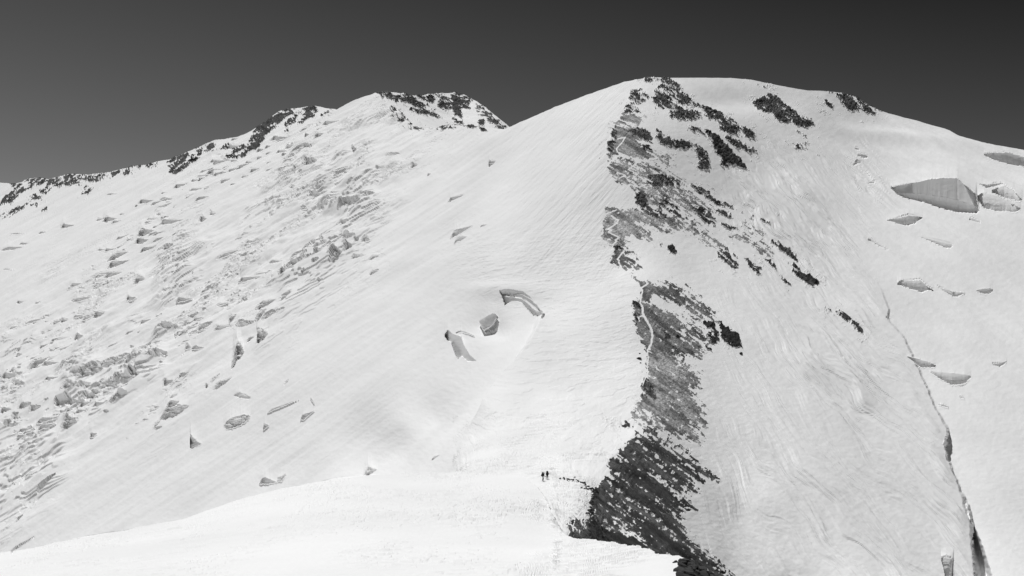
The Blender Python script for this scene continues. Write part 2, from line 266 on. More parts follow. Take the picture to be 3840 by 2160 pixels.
rk('mid_scree', A_((980,960),(1140,940),(1300,975),(1450,1050),(1280,1075),(1400,1085),(1550,1110),(1650,1160),(1720,1200),(1800,1300),(1900,1400),(2010,1460),(1550,1460),(1300,1400),(1250,1300),(1180,1220),(1060,1180),(980,1100)), .72, 'scree', .3)
rk('mid_scree', A_((1370,1130),(1500,1120),(1650,1160),(1720,1210),(1550,1220),(1350,1200)), .6, 'rock', .08)
rk('mid_scree', A_((1250,1290),(1330,1330),(1370,1449),(1230,1449)), .7, 'rock', .05)
rk('mid_scree', A_((1480,1330),(1570,1330),(1640,1400),(1600,1449),(1480,1449)), .75, 'rock', .05)
rk('face_ribs1', A_((1850,820),(1950,900),(2000,980),(1960,1060),(1880,1040),(1860,940)), .65)
rk('face_ribs2', A_((1700,640),(1930,650),(1950,720),(1850,700)), .35, 'rock', .08)
rk('face_cliff', A_((1930,655),(2050,715),(2130,785),(2200,870),(2240,930),(2300,990),(2335,1050),(2240,1015),(2150,985),(2050,890),(2035,800),(1980,720)), 1., tone=.035)
rk('face_cliff', A_((2100,930),(2160,980),(2170,1040),(2110,1030)), .9, tone=.03)
rk('face_ribs3', A_((2080,615),(2180,620),(2260,690),(2310,725),(2200,705),(2100,655)), .9)
rk('face_ribs4', A_((2150,740),(2250,765),(2350,825),(2445,890),(2380,905),(2270,850)), .8, 'rock', .07)
rk('face_ribs5', A_((2200,560),(2350,650),(2500,760),(2400,790),(2330,700)), .4)
rk('face_ribs6', A_((1450,740),(1700,770),(1830,820),(1750,850),(1600,835),(1480,800)), .45)
rk('face_ribs7', A_((1430,660),(1480,660),(1530,720),(1480,720)), .6)
rk('mid_scree', A_((1430,880),(1520,915),(1620,980),(1570,1012),(1500,960)), .75, 'scree', .32)
rk('mid_scree', A_((1780,1210),(1950,1280),(2100,1360),(2220,1449),(2050,1420),(1850,1270)), .6, 'rock', .09)
rk('shoulder', [(2832,372),(2850,366),(2862,352),(2884,342),(2900,352),(2930,370),(2962,400),(2990,430),(3022,441),(3038,446),(3050,470),(3030,482),(2995,470),(2965,450),(2945,462),(2920,455),(2900,425),(2870,415),(2845,400)], .93, tone=.06)
rk('shoulder', A_((2430,180),(2576,220),(2600,290),(2540,260),(2450,210)), .45)
rk('right_crag', H_((570,330),(600,360),(660,430),(650,452),(600,415),(570,385)), .9, tone=.06)
rk('right_crag', H_((610,285),(700,290),(800,298),(860,325),(930,350),(1000,400),(1075,492),(1000,485),(970,497),(850,475),(770,425),(730,385),(700,330)), .85, tone=.06)
rk('right_crag', H_((900,335),(1000,385),(1140,465),(1100,475),(980,420)), .5)
rk('small_crag', H_((260,810),(400,780),(425,870),(370,862),(280,862)), .6)
rk('small_crag', H_((290,680),(420,750),(330,720)), .5)
rk('mid_scree', B_((930,0),(1200,0),(1760,90),(1750,130),(1850,220),(2000,310),(2110,400),(1980,335),(1880,255),(1700,190),(1400,180),(1250,150),(1350,230),(1400,310),(1280,300),(1200,270),(1130,300),(1165,340),(1130,400),(1000,370),(895,310),(910,230),(960,60)), .9, 'scree', .32)
rk('mid_scree', B_((1200,0),(1400,0),(1540,80),(1440,90),(1300,55)), .75, tone=.06)
rk('mid_scree', B_((1480,0),(1650,0),(1750,92),(1660,92),(1600,40)), .75, tone=.06)
rk('lower_crags1', B_((1830,0),(1920,0),(2010,90),(2055,190),(1980,185),(1900,115)), .78)
rk('lower_crags2', B_((1980,0),(2100,35),(2220,100),(2250,120),(2150,105),(2050,45)), .65)
rk('lower_crags3', B_((2100,145),(2160,165),(2250,222),(2130,200)), .6)
rk('lower_scree', B_((2200,290),(2330,270),(2430,365),(2580,430),(2580,485),(2450,395),(2330,335)), .85, 'scree', .32)
rk('lower_crags4', B_((2230,15),(2420,85),(2580,175),(2580,218),(2400,115)), .6)
rk('lower_scree', B_((2310,145),(2400,165),(2460,245),(2520,300),(2430,245),(2340,185)), .55, 'scree', .25)
rk('lower_crags5', B_((2070,405),(2150,415),(2185,470),(2260,500),(2292,600),(2230,603),(2150,560),(2090,510),(2055,450)), .68)
rk('lower_crags6', B_((2340,510),(2400,550),(2480,605),(2535,690),(2490,692),(2420,650),(2370,590)), .78)
rk('lower_crags7', I_((0,545),(50,565),(100,650),(150,700),(215,775),(130,740),(50,645)), .85)
rk('lower_crags8', I_((150,530),(230,575),(325,635),(250,605)), .75)
rk('lower_crags9', I_((240,640),(330,685),(430,700),(492,772),(440,795),(350,740),(270,685)), .95, tone=.035)
rk('lower_crags10', I_((0,325),(100,375),(200,425),(270,485),(285,545),(150,440),(30,375)), .6)
rk('lone_rib', I_((550,1020),(600,1040),(640,1085),(600,1060)), .7)
rk('lone_rib', I_((600,990),(700,1040),(790,1105),(870,1180),(930,1230),(945,1255),(900,1235),(840,1180),(740,1100),(650,1030)), .8, tone=.04)
rk('round_crag', B_((1560,372),(1610,375),(1645,430),(1637,462),(1580,452),(1565,420)), 1.1, tone=.03)
rk('round_crag', B_((1465,345),(1500,360),(1505,395),(1480,380)), .8, tone=.04)
rk('hump_top', B_((1045,395),(1130,405),(1160,440),(1210,510),(1245,600),(1100,602),(1040,575),(995,560),(1020,480),(1045,440)), .92, 'scree', .155)
rk('hump_top', B_((1010,385),(1130,400),(1110,420),(1050,415)), .9, 'rock', .03)
rk('dark_scree', B_((1200,706),(1360,745),(1500,790),(1650,820),(1800,895),(1900,955),(2000,1045),(2015,1110),(1900,1080),(1750,1010),(1600,930),(1480,880),(1410,880),(1390,962),(1300,942),(1300,850),(1285,770),(1260,740)), .93, 'scree', .17)
rk('dark_scree', B_((1460,735),(1600,755),(1820,890),(1750,875),(1580,800)), .65, 'scree', .15)
rk('dark_scree', B_((1212,962),(1250,908),(1290,940),(1400,965),(1600,1075),(1750,1160),(1900,1250),(2000,1335),(1900,1335),(1720,1260),(1880,1449),(1900,1470),(1370,1470),(1340,1420),(1300,1340),(1258,1250),(1250,1180),(1225,1130),(1220,1040)), .93, 'scree', .155)
rk('dark_scree', B_((1215,960),(1255,910),(1290,950),(1300,1080),(1250,1160),(1225,1110)), .9, 'rock', .03)
rk('dark_scree', B_((1500,1170),(1800,1240),(1900,1350),(1950,1449),(1700,1449)), .55, 'scree', .25)
rk('black_crag', B_((1930,1150),(2020,1165),(2065,1250),(2068,1335),(2020,1345),(1965,1290)), .97, tone=.018)
rk('black_crag', B_((2085,1150),(2150,1195),(2225,1250),(2275,1290),(2292,1350),(2318,1410),(2250,1402),(2180,1350),(2105,1290)), 1.1, tone=.015)
rk('black_crag', B_((2100,1300),(2200,1370),(2270,1410),(2180,1380)), .6, tone=.02)
rk('scree_crag', B_((1525,1245),(1570,1278),(1595,1315),(1550,1303)), 1.1, tone=.02)
rk('scree_crag', B_((1640,1235),(1700,1215),(1690,1320),(1650,1290)), .6, tone=.03)
rk('scree_crag', B_((1940,1385),(2003,1440),(1960,1425)), 1., tone=.03)
rk('big_scree', Cc((1360,30),(1500,15),(1650,115),(1760,215),(1860,300),(1858,405),(1780,430),(1900,610),(1925,785),(1800,760),(1880,940),(1700,905),(1570,855),(1450,700),(1330,640),(1230,640),(1290,540),(1310,480),(1300,420),(1340,330),(1370,290),(1360,180)), .93, 'scree', .26)
rk('big_scree', Cc((1230,620),(1400,640),(1550,860),(1450,835),(1300,805),(1180,700)), .6, 'scree', .25)
rk('big_scree', Cc((1290,400),(1340,330),(1420,430),(1440,520),(1310,480)), .7, 'rock', .04)
rk('big_scree', Cc((1080,795),(1150,765),(1260,820),(1180,815)), .75, 'rock', .04)
rk('ridge', [(2378,1624),(2390,1609),(2442,1624),(2516,1669),(2591,1721),(2628,1755),(2672,1793),(2645,1790),(2590,1786),(2576,1812),(2600,1840),(2541,1846),(2556,1870),(2595,1920),(2560,1925),(2530,1940),(2560,1990),(2600,2045),(2665,2103),(2745,2170),(2780,2300),(2600,2300),(2400,2260),(2150,2200),(2100,2100),(2128,2013),(2117,1987),(2145,1973),(2147,1958),(2190,1955),(2212,1940),(2215,1890),(2221,1864),(2225,1845),(2235,1828),(2252,1814),(2262,1802),(2285,1790),(2288,1765),(2283,1745),(2306,1715),(2320,1700),(2355,1660),(2375,1640)], .84, 'scree', .065)
rk('ridge', K_((1090,190),(1160,145),(1300,200),(1500,330),(1800,520),(2000,680),(1850,620),(1500,430),(1300,290)), .98, 'scree', .03)
rk('ridge', K_((890,740),(960,680),(1100,760),(1400,860),(1650,1000),(1500,995),(1300,975),(950,935),(890,850)), .98, 'scree', .028)
rk('ridge', K_((1200,40),(1500,130),(1900,350),(2200,600),(1900,480),(1500,270)), .95, 'scree', .035)
rk('ridge', K_((1350,590),(1700,760),(2000,960),(2300,1180),(2576,1330),(2400,1320),(2000,1080),(1600,830)), .97, 'scree', .04)
rk('near_crag', [(2548,2150),(2556,2120),(2575,2112),(2600,2108),(2640,2140),(2668,2165),(2700,2230),(2550,2300),(2540,2180)], .8, tone=.015)
rk('near_crag', K_((2040,1165),(2100,1170),(2090,1215),(2060,1200)), 1., tone=.015)
rk('stone_row', [(2105,1805),(2150,1811),(2200,1826),(2240,1848),(2235,1864),(2190,1844),(2160,1817)], .45, tone=.02)
rk('stone_row', [(2066,1796),(2090,1800),(2110,1804),(2110,1807),(2085,1802)], .25, tone=.02)
# left skyline ridge
for q in (((0,580),(100,490),(180,435),(240,425),(265,470),(200,500),(150,560),(110,620),(60,590),(0,625)),((0,720),(100,680),(200,620),(300,588),(230,650),(130,712),(0,748))): rk('far_left', D_(*q), .88, tone=.06)
for q in (((110,395),(200,385),(215,410),(130,432)),((250,370),(290,340),(340,345),(400,340),(480,365),(520,352),(620,325),(642,400),(610,437),(570,420),(480,415),(470,380),(400,410),(340,400),(330,455),(270,450),(300,400)),((405,480),(480,418),(518,450),(500,505),(430,500)),((290,550),(350,510),(420,530),(430,560)),((320,620),(370,590),(380,630)),((420,670),(440,630),(490,620),(460,670))): rk('far_left', D_(*q), .8, tone=.06)
for q in (((640,335),(705,303),(760,338),(822,390),(800,412),(740,392),(700,425),(650,412)),((755,312),(880,315),(870,365),(800,362))): rk('left_crest', D_(*q), .92, tone=.07)
for q in (((880,320),(1090,286),(1085,322),(940,402),(890,370)),((1120,275),(1340,222),(1345,290),(1270,302),(1200,290),(1120,342)),((1350,222),(1440,205),(1400,252)),((1480,188),(1590,172),(1560,242),(1490,242)),((830,500),(870,430),(940,450),(890,495))): rk('left_crest', D_(*q), .55, tone=.06)
for q in (((1770,100),(1890,82),(2000,140),(1930,200),(1850,265),(1780,300),(1740,290),(1695,275),(1700,230),(1760,190),(1690,190)),((1920,35),(2010,0),(2045,20),(2045,100),(2000,125),(1970,70)),((2060,0),(2190,5),(2150,60),(2060,80)),((2200,65),(2300,0),(2285,40))): rk('left_step', D_(*q), .78, tone=.06)
rk('left_step', D_((2275,145),(2350,60),(2440,20),(2580,-5),(2540,50),(2450,132),(2370,142)), .88, tone=.05)
rk('left_peak', E_((0,470),(100,422),(230,310),(350,292),(390,325),(300,390),(200,480),(130,530),(95,560),(65,620),(0,690),(-90,700),(-60,640)), .92, tone=.05)
rk('left_peak', E_((480,330),(540,262),(600,262),(625,320),(540,390),(440,450),(420,430),(490,370)), .85, tone=.06)
rk('left_peak', E_((295,440),(420,365),(380,440),(300,512)), .78, tone=.05)
rk('left_peak', E_((350,290),(480,275),(470,340),(380,360)), .45)
rk('left_peak', E_((690,330),(750,308),(790,300),(770,345),(720,372),(590,480),(640,420)), .45, tone=.1)
rk('mid_edge', E_((1350,270),(1400,290),(1450,330),(1500,400),(1560,455),(1480,440),(1375,385),(1400,340)), .6)
rk('mid_edge', E_((1380,466),(1540,475),(1750,493),(1700,500),(1500,485)), .5)
rk('saddle', E_((1810,505),(1900,480),(2090,452),(2200,468),(2260,476),(2080,478),(1900,492)), .6)
rk('saddle', E_((2260,488),(2300,495),(2325,525),(2290,520)), .75)
BACK = []
def bk(poly, cover, tone=.06): BACK.append(('back', E_(*poly), cover, 'rock', tone))
bk(((1180,125),(1260,118),(1400,120),(1560,160),(1600,215),(1700,250),(1820,310),(1780,335),(1720,315),(1870,400),(1700,355),(1560,310),(1450,235),(1320,205),(1190,185)), .72)
bk(((1350,270),(1450,330),(1500,400),(1560,450),(1480,440),(1380,380),(1400,340)), .5)
bk(((1620,160),(1700,170),(1680,200)), .85); bk(((1705,155),(1790,150),(1785,225),(1720,225)), .85)
bk(((1805,145),(1870,132),(1940,200),(1990,250),(1985,305),(1900,300),(1830,270),(1850,200)), .88, .05)
bk(((1970,140),(2060,130),(2155,205),(2145,285),(2060,275),(2075,400),(2020,380),(1980,320),(1960,190)), .95, .035)
bk(((1965,370),(2085,450),(2000,430)), .85, .04); bk(((2190,235),(2330,355),(2330,380),(2240,335)), .65)
bk(((2235,410),(2290,398),(2295,462),(2240,452)), .9, .04)
bk(((2150,195),(2300,290),(2520,475),(2480,495),(2400,450),(2250,320)), .55); bk(((2300,390),(2400,420),(2500,490),(2380,440)), .5)
# trodden snow path that zigzags up the scree
TR = [(3.6, B_((1350,735),(1362,765),(1300,805),(1312,840),(1295,900),(1290,960),(1310,990))),(6.0, B_((1310,985),(1315,1060),(1350,1130),(1385,1190),(1405,1240),(1410,1300),(1400,1370),(1380,1400),(1385,1425))),
 (3.2, B_((1310,1085),(1270,1100),(1280,1140))),(2.4, B_((940,60),(1050,20))),(3.4, B_((1000,80),(1070,125),(1040,165),(990,200),(945,215),(1000,225),(970,245),(1020,270),(1080,295),(1040,320),(1055,330),(1015,365))),
 (2.4, B_((890,305),(950,345),(1010,378),(1130,405))),(3.4, B_((1130,430),(1090,480),(1060,520),(1080,530),(1075,550),(1100,598))),(2.3, A_((1080,560),(1150,585),(1250,610))),(2.5, A_((1060,755),(1140,735),(1100,800),(1050,850),(1060,885))),
 (2.3, A_((1060,885),(1170,930),(1100,960))),(2.4, A_((1250,1000),(1170,1060),(1250,1100))),(2.3, A_((1060,1090),(1140,1120),(1080,1150))),(2.4, A_((1180,1210),(1280,1240),(1350,1210))),(2.3, A_((920,1400),(1000,1440))),
 (2.4, Cc((1385,0),(1360,40),(1370,120),(1358,200),(1365,290),(1330,340),(1310,400)))]
def ldist(px, py, line):
    d = np.full(px.shape, 1e9)
    for (ax, ay), (bx, by) in zip(line, line[1:]):
        ex, ey = bx-ax, by-ay; wx, wy = px-ax, py-ay
        t_ = np.clip((wx*ex+wy*ey)/(ex*ex+ey*ey+1e-9), 0, 1)
        d = np.minimum(d, (wx-ex*t_)**2+(wy-ey*t_)**2)
    return np.sqrt(d)
def rockmask(U, V, X, Z, polys, Yd):
    rock = np.zeros(U.shape, np.float32); tone = np.full(U.shape, .08, np.float32); key = np.full(U.shape, -1, np.int16); crag = np.zeros(U.shape, np.float32)
    # streaks run down the right flank; their width follows real metres
    fs = np.clip(Yd/430., .42, 1.3); X = X/fs; Z = Z/fs
    a, b = rot(X, -Z, -38)
    cdf = lambda q: .5*(1+np.tanh(.8*(q-q.mean())/q.std()))
    k1 = fbm(a/7., b/1.1, 5, 21, .72); k2 = fbm(X/2.2, Z/1.9, 4, 31, .7); k3 = fbm(X/11., Z/9., 3, 41)
    s1_, s2_, s3_ = [q/q.std() for q in (k1, k2, k3)]
    k4 = fbm(a/18., b/1.6, 5, 46, .65); nst = cdf(1.0*k4/k4.std()+.8*s2_+.35*s3_)
    nz = cdf(1.*s1_+.75*s2_+.3*s3_); nr_ = cdf(1.0*s1_+.5*s2_+1.*s3_)
    tv = cdf(fbm(a/16., b/2.4, 4, 45, .6)+.25*s2_*.2)
    wob = 5*fbm(U/17., V/17., 3, 51)+3*perlin(U/5., V/5., 52)
    keys = []
    for (kname, poly, cov, kind, tn) in polys:
        p = np.array(poly); u0, v0 = p.min(0)-40; u1, v1 = p.max(0)+40
        c0, c1 = np.searchsorted(us_cur, u0), np.searchsorted(us_cur, u1)
        rs = np.where(((V[:, c0:c1] > v0) & (V[:, c0:c1] < v1)).any(1))[0]
        if len(rs) == 0 or c1 <= c0: continue
        r0, r1 = rs[0], rs[-1]+1; sl = (slice(r0, r1), slice(c0, c1))
        sd = sdist(U[sl], V[sl], poly)+wob[sl]*(1 if kind == 'rock' else 1.2)
        uc = p[:, 0].mean(); ww = 9+22*ss(-40, 60, U[sl]-uc)*(cov < .95); lv = ss(-ww*1.2, ww, sd)*cov if kind == 'scree' else ss(-8, 6, sd)*(cov*.9 if cov < 1 else 1.05)
        nn = (nst if kname == 'ridge' else nr_ if kind == 'rock' else nz)[sl]
        sharp = .12; tn = tn*(.4+1.2*tv[sl])
        m = ss(nn-sharp, nn+sharp, lv)
        m = np.where(sd < -38, 0, m)
        cur = rock[sl]; cc = crag[sl]; tt = tone[sl]; kk = key[sl]
        tot = np.maximum(cur, m)
        tt[:] = np.where(m > .35, tt*(1-m)+tn*m if kind == 'rock' else np.where(cur > .5, np.minimum(tt, tn)*m+tt*(1-m), tn), tt)
        cc[:] = np.maximum(cc, m*(1. if kind == 'rock' else .12))
        if kname not in keys: keys.append(kname)
        kk[m > .45] = keys.index(kname)
        cur[:] = tot
    return rock, tone, key, crag, keys
us_cur = us
rows = slice(0, iM1+NR)
isF = np.zeros(V.shape, bool); isF[:NF] = True
Vq = V.copy()
rock, tone, key, crag, keys = rockmask(U, Vq, X, Z, [r for r in R if r[0] != 'near_crag'], Y)
rock[:NF+ND-2] = 0; crag[:NF+ND-2] = 0; key[:NF+ND-2] = -1
rF, tF, kF, cF, keysF = rockmask(U[:NF+2], Vq[:NF+2], X[:NF+2], Y[:NF+2]*.25, [r for r in R if r[0] in ('near_crag', 'stone_row')], Y[:NF+2])
rock[:NF+2] = np.maximum(rF, rock[:NF+2]); crag[:NF+2] = np.maximum(cF, crag[:NF+2]); tone[:NF+2] = np.where(rF > .3, tF, tone[:NF+2]); key[:NF+2] = np.where(kF >= 0, 90+kF, key[:NF+2])
ridgezone = ss(1600, 1700, V)
path = np.zeros(V.shape, np.float32)
for wd, ln in TR:
    p = np.array(ln); c0, c1 = np.searchsorted(us, p[:, 0].min()-12), np.searchsorted(us, p[:, 0].max()+12)
    rs = np.where(((V[iM0:iM1, c0:c1] > p[:, 1].min()-12) & (V[iM0:iM1, c0:c1] < p[:, 1].max()+12)).any(1))[0]
    sl = (slice(iM0+rs[0], iM0+rs[-1]+1), slice(c0, c1))
    d = ldist(U[sl], V[sl], ln)+.8*perlin(U[sl]/6, V[sl]/6, 8)
    path[sl] = np.maximum(path[sl], 1-ss(wd*.5, wd*.5+2.2, d))
rock *= 1-path; crag *= 1-path
key[path > .5] = 200

# ------------------------------------------------------------------ relief (metres, along the surface normal)
def normals(X, Y, Z):
    du = [np.gradient(q, axis=1) for q in (X, Y, Z)]; dv = [np.gradient(q, axis=0) for q in (X, Y, Z)]
    n = [dv[1]*du[2]-dv[2]*du[1], dv[2]*du[0]-dv[0]*du[2], dv[0]*du[1]-dv[1]*du[0]]
    l = np.sqrt(n[0]**2+n[1]**2+n[2]**2)+1e-9; s = np.where(n[2] < 0, -1, 1)/l
    return [q*s for q in n]
nx, ny, nz_ = normals(*P(U, V, Ybase))
h = np.zeros(V.shape, np.float32)
# left glacier slope
left = (1-ss(1500, 1950, U+.45*(V-1100)))*(np.arange(nr)[:, None] >= iM0)
a, b = rot(X, -Z, 33); h += left*(.26*fbm(a/60, b/3.2, 3, 61)+1.2*fbm(a/90., b/17., 3, 62))
band = np.exp(-((V-(1500-.62*U))/330.)**2)*(1-ss(1250, 1650, U))+.5*np.exp(-((V-(1900-.9*U))/200.)**2)
h += left*band*(2.9*fbm(a/34, b/13, 3, 65)+.5*np.abs(fbm(a/11, b/5., 3, 66)))
broken = ss(.02, .3, fbm(a/55, b/26, 3, 67))*left*band
qt = fbm(a/48, b/13, 4, 64, .55); h += left*band*1.35*(ss(-.03,.03,qt)+ss(.15,.2,qt)+ss(-.2,-.15,qt)+ss(.3,.34,qt))*ss(-.05,.3,fbm(X/70,Z/45,3,63))
h += broken*(1.3*ridged(a/10, b/5, 3, 68)+2.2*np.floor(3*fbm(a/12, b/8, 3, 69))*.33)
# big soft gullies in the lower left slope
a2, b2 = rot(X, -Z, 46); low = left*ss(1150, 1500, V)
h += low*(1.6*fbm(a2/160, b2/26, 2, 70)+.14*fbm(a2/80, b2/2.2, 3, 71))
# dome flank: long curved wind streaks
dome = ss(1750, 2000, U)*(1-ss(2250, 2450, U))*(1-ss(900, 1150, V))*(np.arange(nr)[:, None] >= iM0)
a, b = rot(X, -Z, 50); h += dome*(.38*fbm(a/30, b/2.4, 4, 72, .6))
a, b = rot(X, -Z, 33); h += ss(1200, 1600, U)*(1-ss(2000, 2300, U))*ss(560, 700, V)*(1-ss(900, 1200, V))*(.2*fbm(a/40, b/2.5, 4, 73))
# crest flank: fine crossing wind crust
UBL = [(700,1700),(1000,1820),(1100,1950),(1190,2036),(1240,2022),(1290,1998),(1350,1955),(1420,1898),(1530,1825),(1640,1752),(1770,1680)]
ub = np.interp(V, [q[0] for q in UBL], [q[1] for q in UBL])+4*fbm(V/30, 0*V, 2, 77); eb = ss(1150, 1230, V); eb2 = ss(-200*(1-eb)-22, 0, U-ub)
h += (np.arange(nr)[:, None] >= iM0)*eb*(1-ss(1480, 1640, V))*2.4*ss(-30, 0, U-ub)*np.exp(-np.maximum(U-ub, 0)/150)
cz = eb2*(1-ss(2330, 2450, U))*ss(750, 1000, V)*(np.arange(nr)[:, None] >= iM0)
a, b = rot(X, -Z, 9); h += cz*(.22*fbm(a/7., b/1.5, 4, 74, .6)+.12*ss(.05,.12,fbm(a/9., b/2., 3, 75))+.8*fbm(X/22, Z/14, 2, 76))
# right slope: overlapping tongues of drifted snow
right = (1-.9*ss(3180, 3420, U)*(1-ss(950, 1200, V)))*ss(2540, 2950, U)*ss(480, 640, V)*(np.arange(nr)[:, None] >= iM0)*(1-ss(-60, 10, U-np.interp(V, [p[1] for p in SCH], [p[0] for p in SCH]))*ss(900, 1000, V))
warp = 5*fbm(X/16, Z/16, 2, 80)
for ang, w0 in ((72, 1-ss(3000, 3300, U+.55*(V-1300))), (54, ss(3000, 3300, U+.55*(V-1300)))):
    a, b = rot(X, -Z, -ang); b = b+warp
    q = fbm(a/60, b/9.5, 5, 81, .55); h += right*w0*(2.3*(.13+.25*ss(-.1,.25,fbm(X/60, Z/60, 2, 83)))*(ss(-.05, .08, q)+.8*ss(.15, .26, q)+.8*ss(-.27, -.16, q))+.24*fbm(a/12, b/2.6, 2, 82)+.3*np.abs(fbm(a/26, b/6.5, 2, 88)))
# right glacier: soft swells and ripples
rg = ss(3150, 3350, U)*(np.arange(nr)[:, None] >= iM0)-right*ss(3150, 3350, U)
a, b = rot(X, -Z, -62); h += np.clip(rg, 0, 1)*(1.5*fbm(a/60, b/24, 3, 84)+.2*fbm(a/22, b/4.5, 2, 85))
h += -3.5*np.exp(-((U-1850)/75)**2-((V-1222)/48)**2)*(np.arange(nr)[:, None] >= iM0)+2.5*np.exp(-((U-1900)/110)**2-((V-1090)/30)**2)*(np.arange(nr)[:, None] >= iM0)
# under the domed summit a wind-scooped bowl
bowl = np.exp(-((U-2740)/230)**2-((V-372)/42)**2)
h += -3.2*bowl
bu2 = np.exp(-((U-3420)/210)**2-((V-500-.13*(U-3250))/26)**2); h += 4.*bu2*(np.arange(nr)[:, None] >= iM0)
# general fine grain
g = (np.arange(nr)[:, None] >= iM0)
gs = np.clip(Y/330, .5, 3.); h += g*(.09*fbm(X/2.2/gs, Z/1.5/gs, 2, 86))*np.sqrt(gs)
# foreground: sastrugi, almost level lines, in patches
fg = (np.arange(nr)[:, None] < iM0+1)
far = fg | ((U > 1700) & (U < 2330) & (V > 1560))
aa, bb = rot(X, -Yw, 6)
pt = ss(-.05, .35, fbm(X/17, Yw/38, 3, 90)+.12)*(.45+.55*ss(1200, 1800, U))
s1 = fbm(aa/4.6, bb/2.6, 4, 91); edge_ = ss(.03, .07, s1)+ss(.25, .28, s1)+ss(-.22, -.19, s1)
dash = ss(.2, .3, fbm(aa/2.4, bb/1.2, 3, 94)); h += far*.10*dash*ss(-.15, .2, fbm(X/13, Yw/30, 2, 99))
h += far*(.12*pt*edge_+.1*pt*s1+.03*fbm(X/.8, Yw/1.2, 2, 92))+fg*.35*fbm(X/30, Yw/40, 2, 93)*ss(0, 60, np.abs(U-2045)+np.abs(V-1800))
# rock relief
rgd = 1.5*ridged(X/7, Z/6, 4, 95)+.9*fbm(X/1.8, Z/1.6, 3, 96)
scl = np.clip(Y/450, .3, 1.5)
h += crag*rgd*scl*.8+rock*.10*fbm(X/.9, Z/.9, 2, 97)*scl*3
a, b = rot(X, -Z, -38)
h += rock*ss(1600, 1700, V)*g*(.7*fbm(a/14, b/2.4, 3, 98))
h[iM1+8:] *= .3
Hs = Hm.copy(); Hs[1:] = np.maximum(Hs[1:], Hm[:-1]); Hs[:-1] = np.maximum(Hs[:-1], Hm[1:]); h *= 1-.92*Hs
near = 1-ss(6, 26, np.hypot(U-2045, (V-1802)*1.6)); h *= 1-.9*near
X = X+nx*h; Yw = Yw+ny*h*.8; Z = Z+nz_*h

# ------------------------------------------------------------------ materials
def material(name):
    m = bpy.data.materials.new(name); m.use_nodes = True; m.node_tree.nodes.clear(); return m, m.node_tree
def mountain_material():
    m, t = material('snow_and_rock'); o = N(t, 'ShaderNodeOutputMaterial'); b = N(t, 'ShaderNodeBsdfPrincipled'); t.links.new(b.outputs[0], o.inputs[0])
    ar = N(t, 'ShaderNodeAttribute', attribute_name='rock'); at = N(t, 'ShaderNodeAttribute', attribute_name='tone')
    co = N(t, 'ShaderNodeTexCoord')
    n1 = N(t, 'ShaderNodeTexNoise'); n1.inputs['Scale'].default_value = 1.1; n1.inputs['Detail'].default_value = 6; n1.inputs['Roughness'].default_value = .7
    t.links.new(co.outputs['Object'], n1.inputs['Vector'])
    r1 = N(t, 'ShaderNodeMapRange'); r1.inputs['From Min'].default_value = .36; r1.inputs['From Max'].default_value = .66; r1.inputs['To Min'].default_value = .45; r1.inputs['To Max'].default_value = 1.75
    t.links.new(n1.outputs['Fac'], r1.inputs['Value'])
    mu = N(t, 'ShaderNodeMath', operation='MULTIPLY'); t.links.new(at.outputs['Fac'], mu.inputs[0]); t.links.new(r1.outputs[0], mu.inputs[1])
    n2 = N(t, 'ShaderNodeTexNoise'); n2.inputs['Scale'].default_value = .03; n2.inputs['Detail'].default_value = 4; t.links.new(co.outputs['Object'], n2.inputs['Vector'])
    r2 = N(t, 'ShaderNodeMapRange'); r2.inputs['From Min'].default_value = .3; r2.inputs['From Max'].default_value = .7; r2.inputs['To Min'].default_value = .80; r2.inputs['To Max'].default_value = .88
    t.links.new(n2.outputs['Fac'], r2.inputs['Value'])
    # fine break-up of the rock edge
    n3 = N(t, 'ShaderNodeTexNoise'); n3.inputs['Scale'].default_value = 1.7; n3.inputs['Detail'].default_value = 3; t.links.new(co.outputs['Object'], n3.inputs['Vector'])
    ad = N(t, 'ShaderNodeMath', operation='MULTIPLY_ADD'); ad.inputs[1].default_value = .9; ad.inputs[2].default_value = -.45
    t.links.new(n3.outputs['Fac'], ad.inputs[0])
    sm_ = N(t, 'ShaderNodeMath', operation='ADD'); t.links.new(ar.outputs['Fac'], sm_.inputs[0]); t.links.new(ad.outputs[0], sm_.inputs[1])
    r3 = N(t, 'ShaderNodeMapRange', interpolation_type='SMOOTHSTEP'); r3.inputs['From Min'].default_value = .33; r3.inputs['From Max'].default_value = .62
    t.links.new(sm_.outputs[0], r3.inputs['Value'])
    mx = N(t, 'ShaderNodeMix', data_type='RGBA'); t.links.new(r3.outputs[0], mx.inputs['Factor']); t.links.new(r2.outputs[0], mx.inputs['A']); t.links.new(mu.outputs[0], mx.inputs['B'])
    t.links.new(mx.outputs['Result'], b.inputs['Base Color'])
    b.inputs['Roughness'].default_value = .85; b.inputs['Specular IOR Level'].default_value = .15
    bp = N(t, 'ShaderNodeBump'); bp.inputs['Strength'].default_value = .35; bp.inputs['Distance'].default_value = .25
    n4 = N(t, 'ShaderNodeTexNoise'); n4.inputs['Scale'].default_value = .9; n4.inputs['Detail'].default_value = 5; t.links.new(co.outputs['Object'], n4.inputs['Vector'])
    t.links.new(n4.outputs['Fac'], bp.inputs['Height']); t.links.new(bp.outputs[0], b.inputs['Normal'])
    return m
MAT = mountain_material()
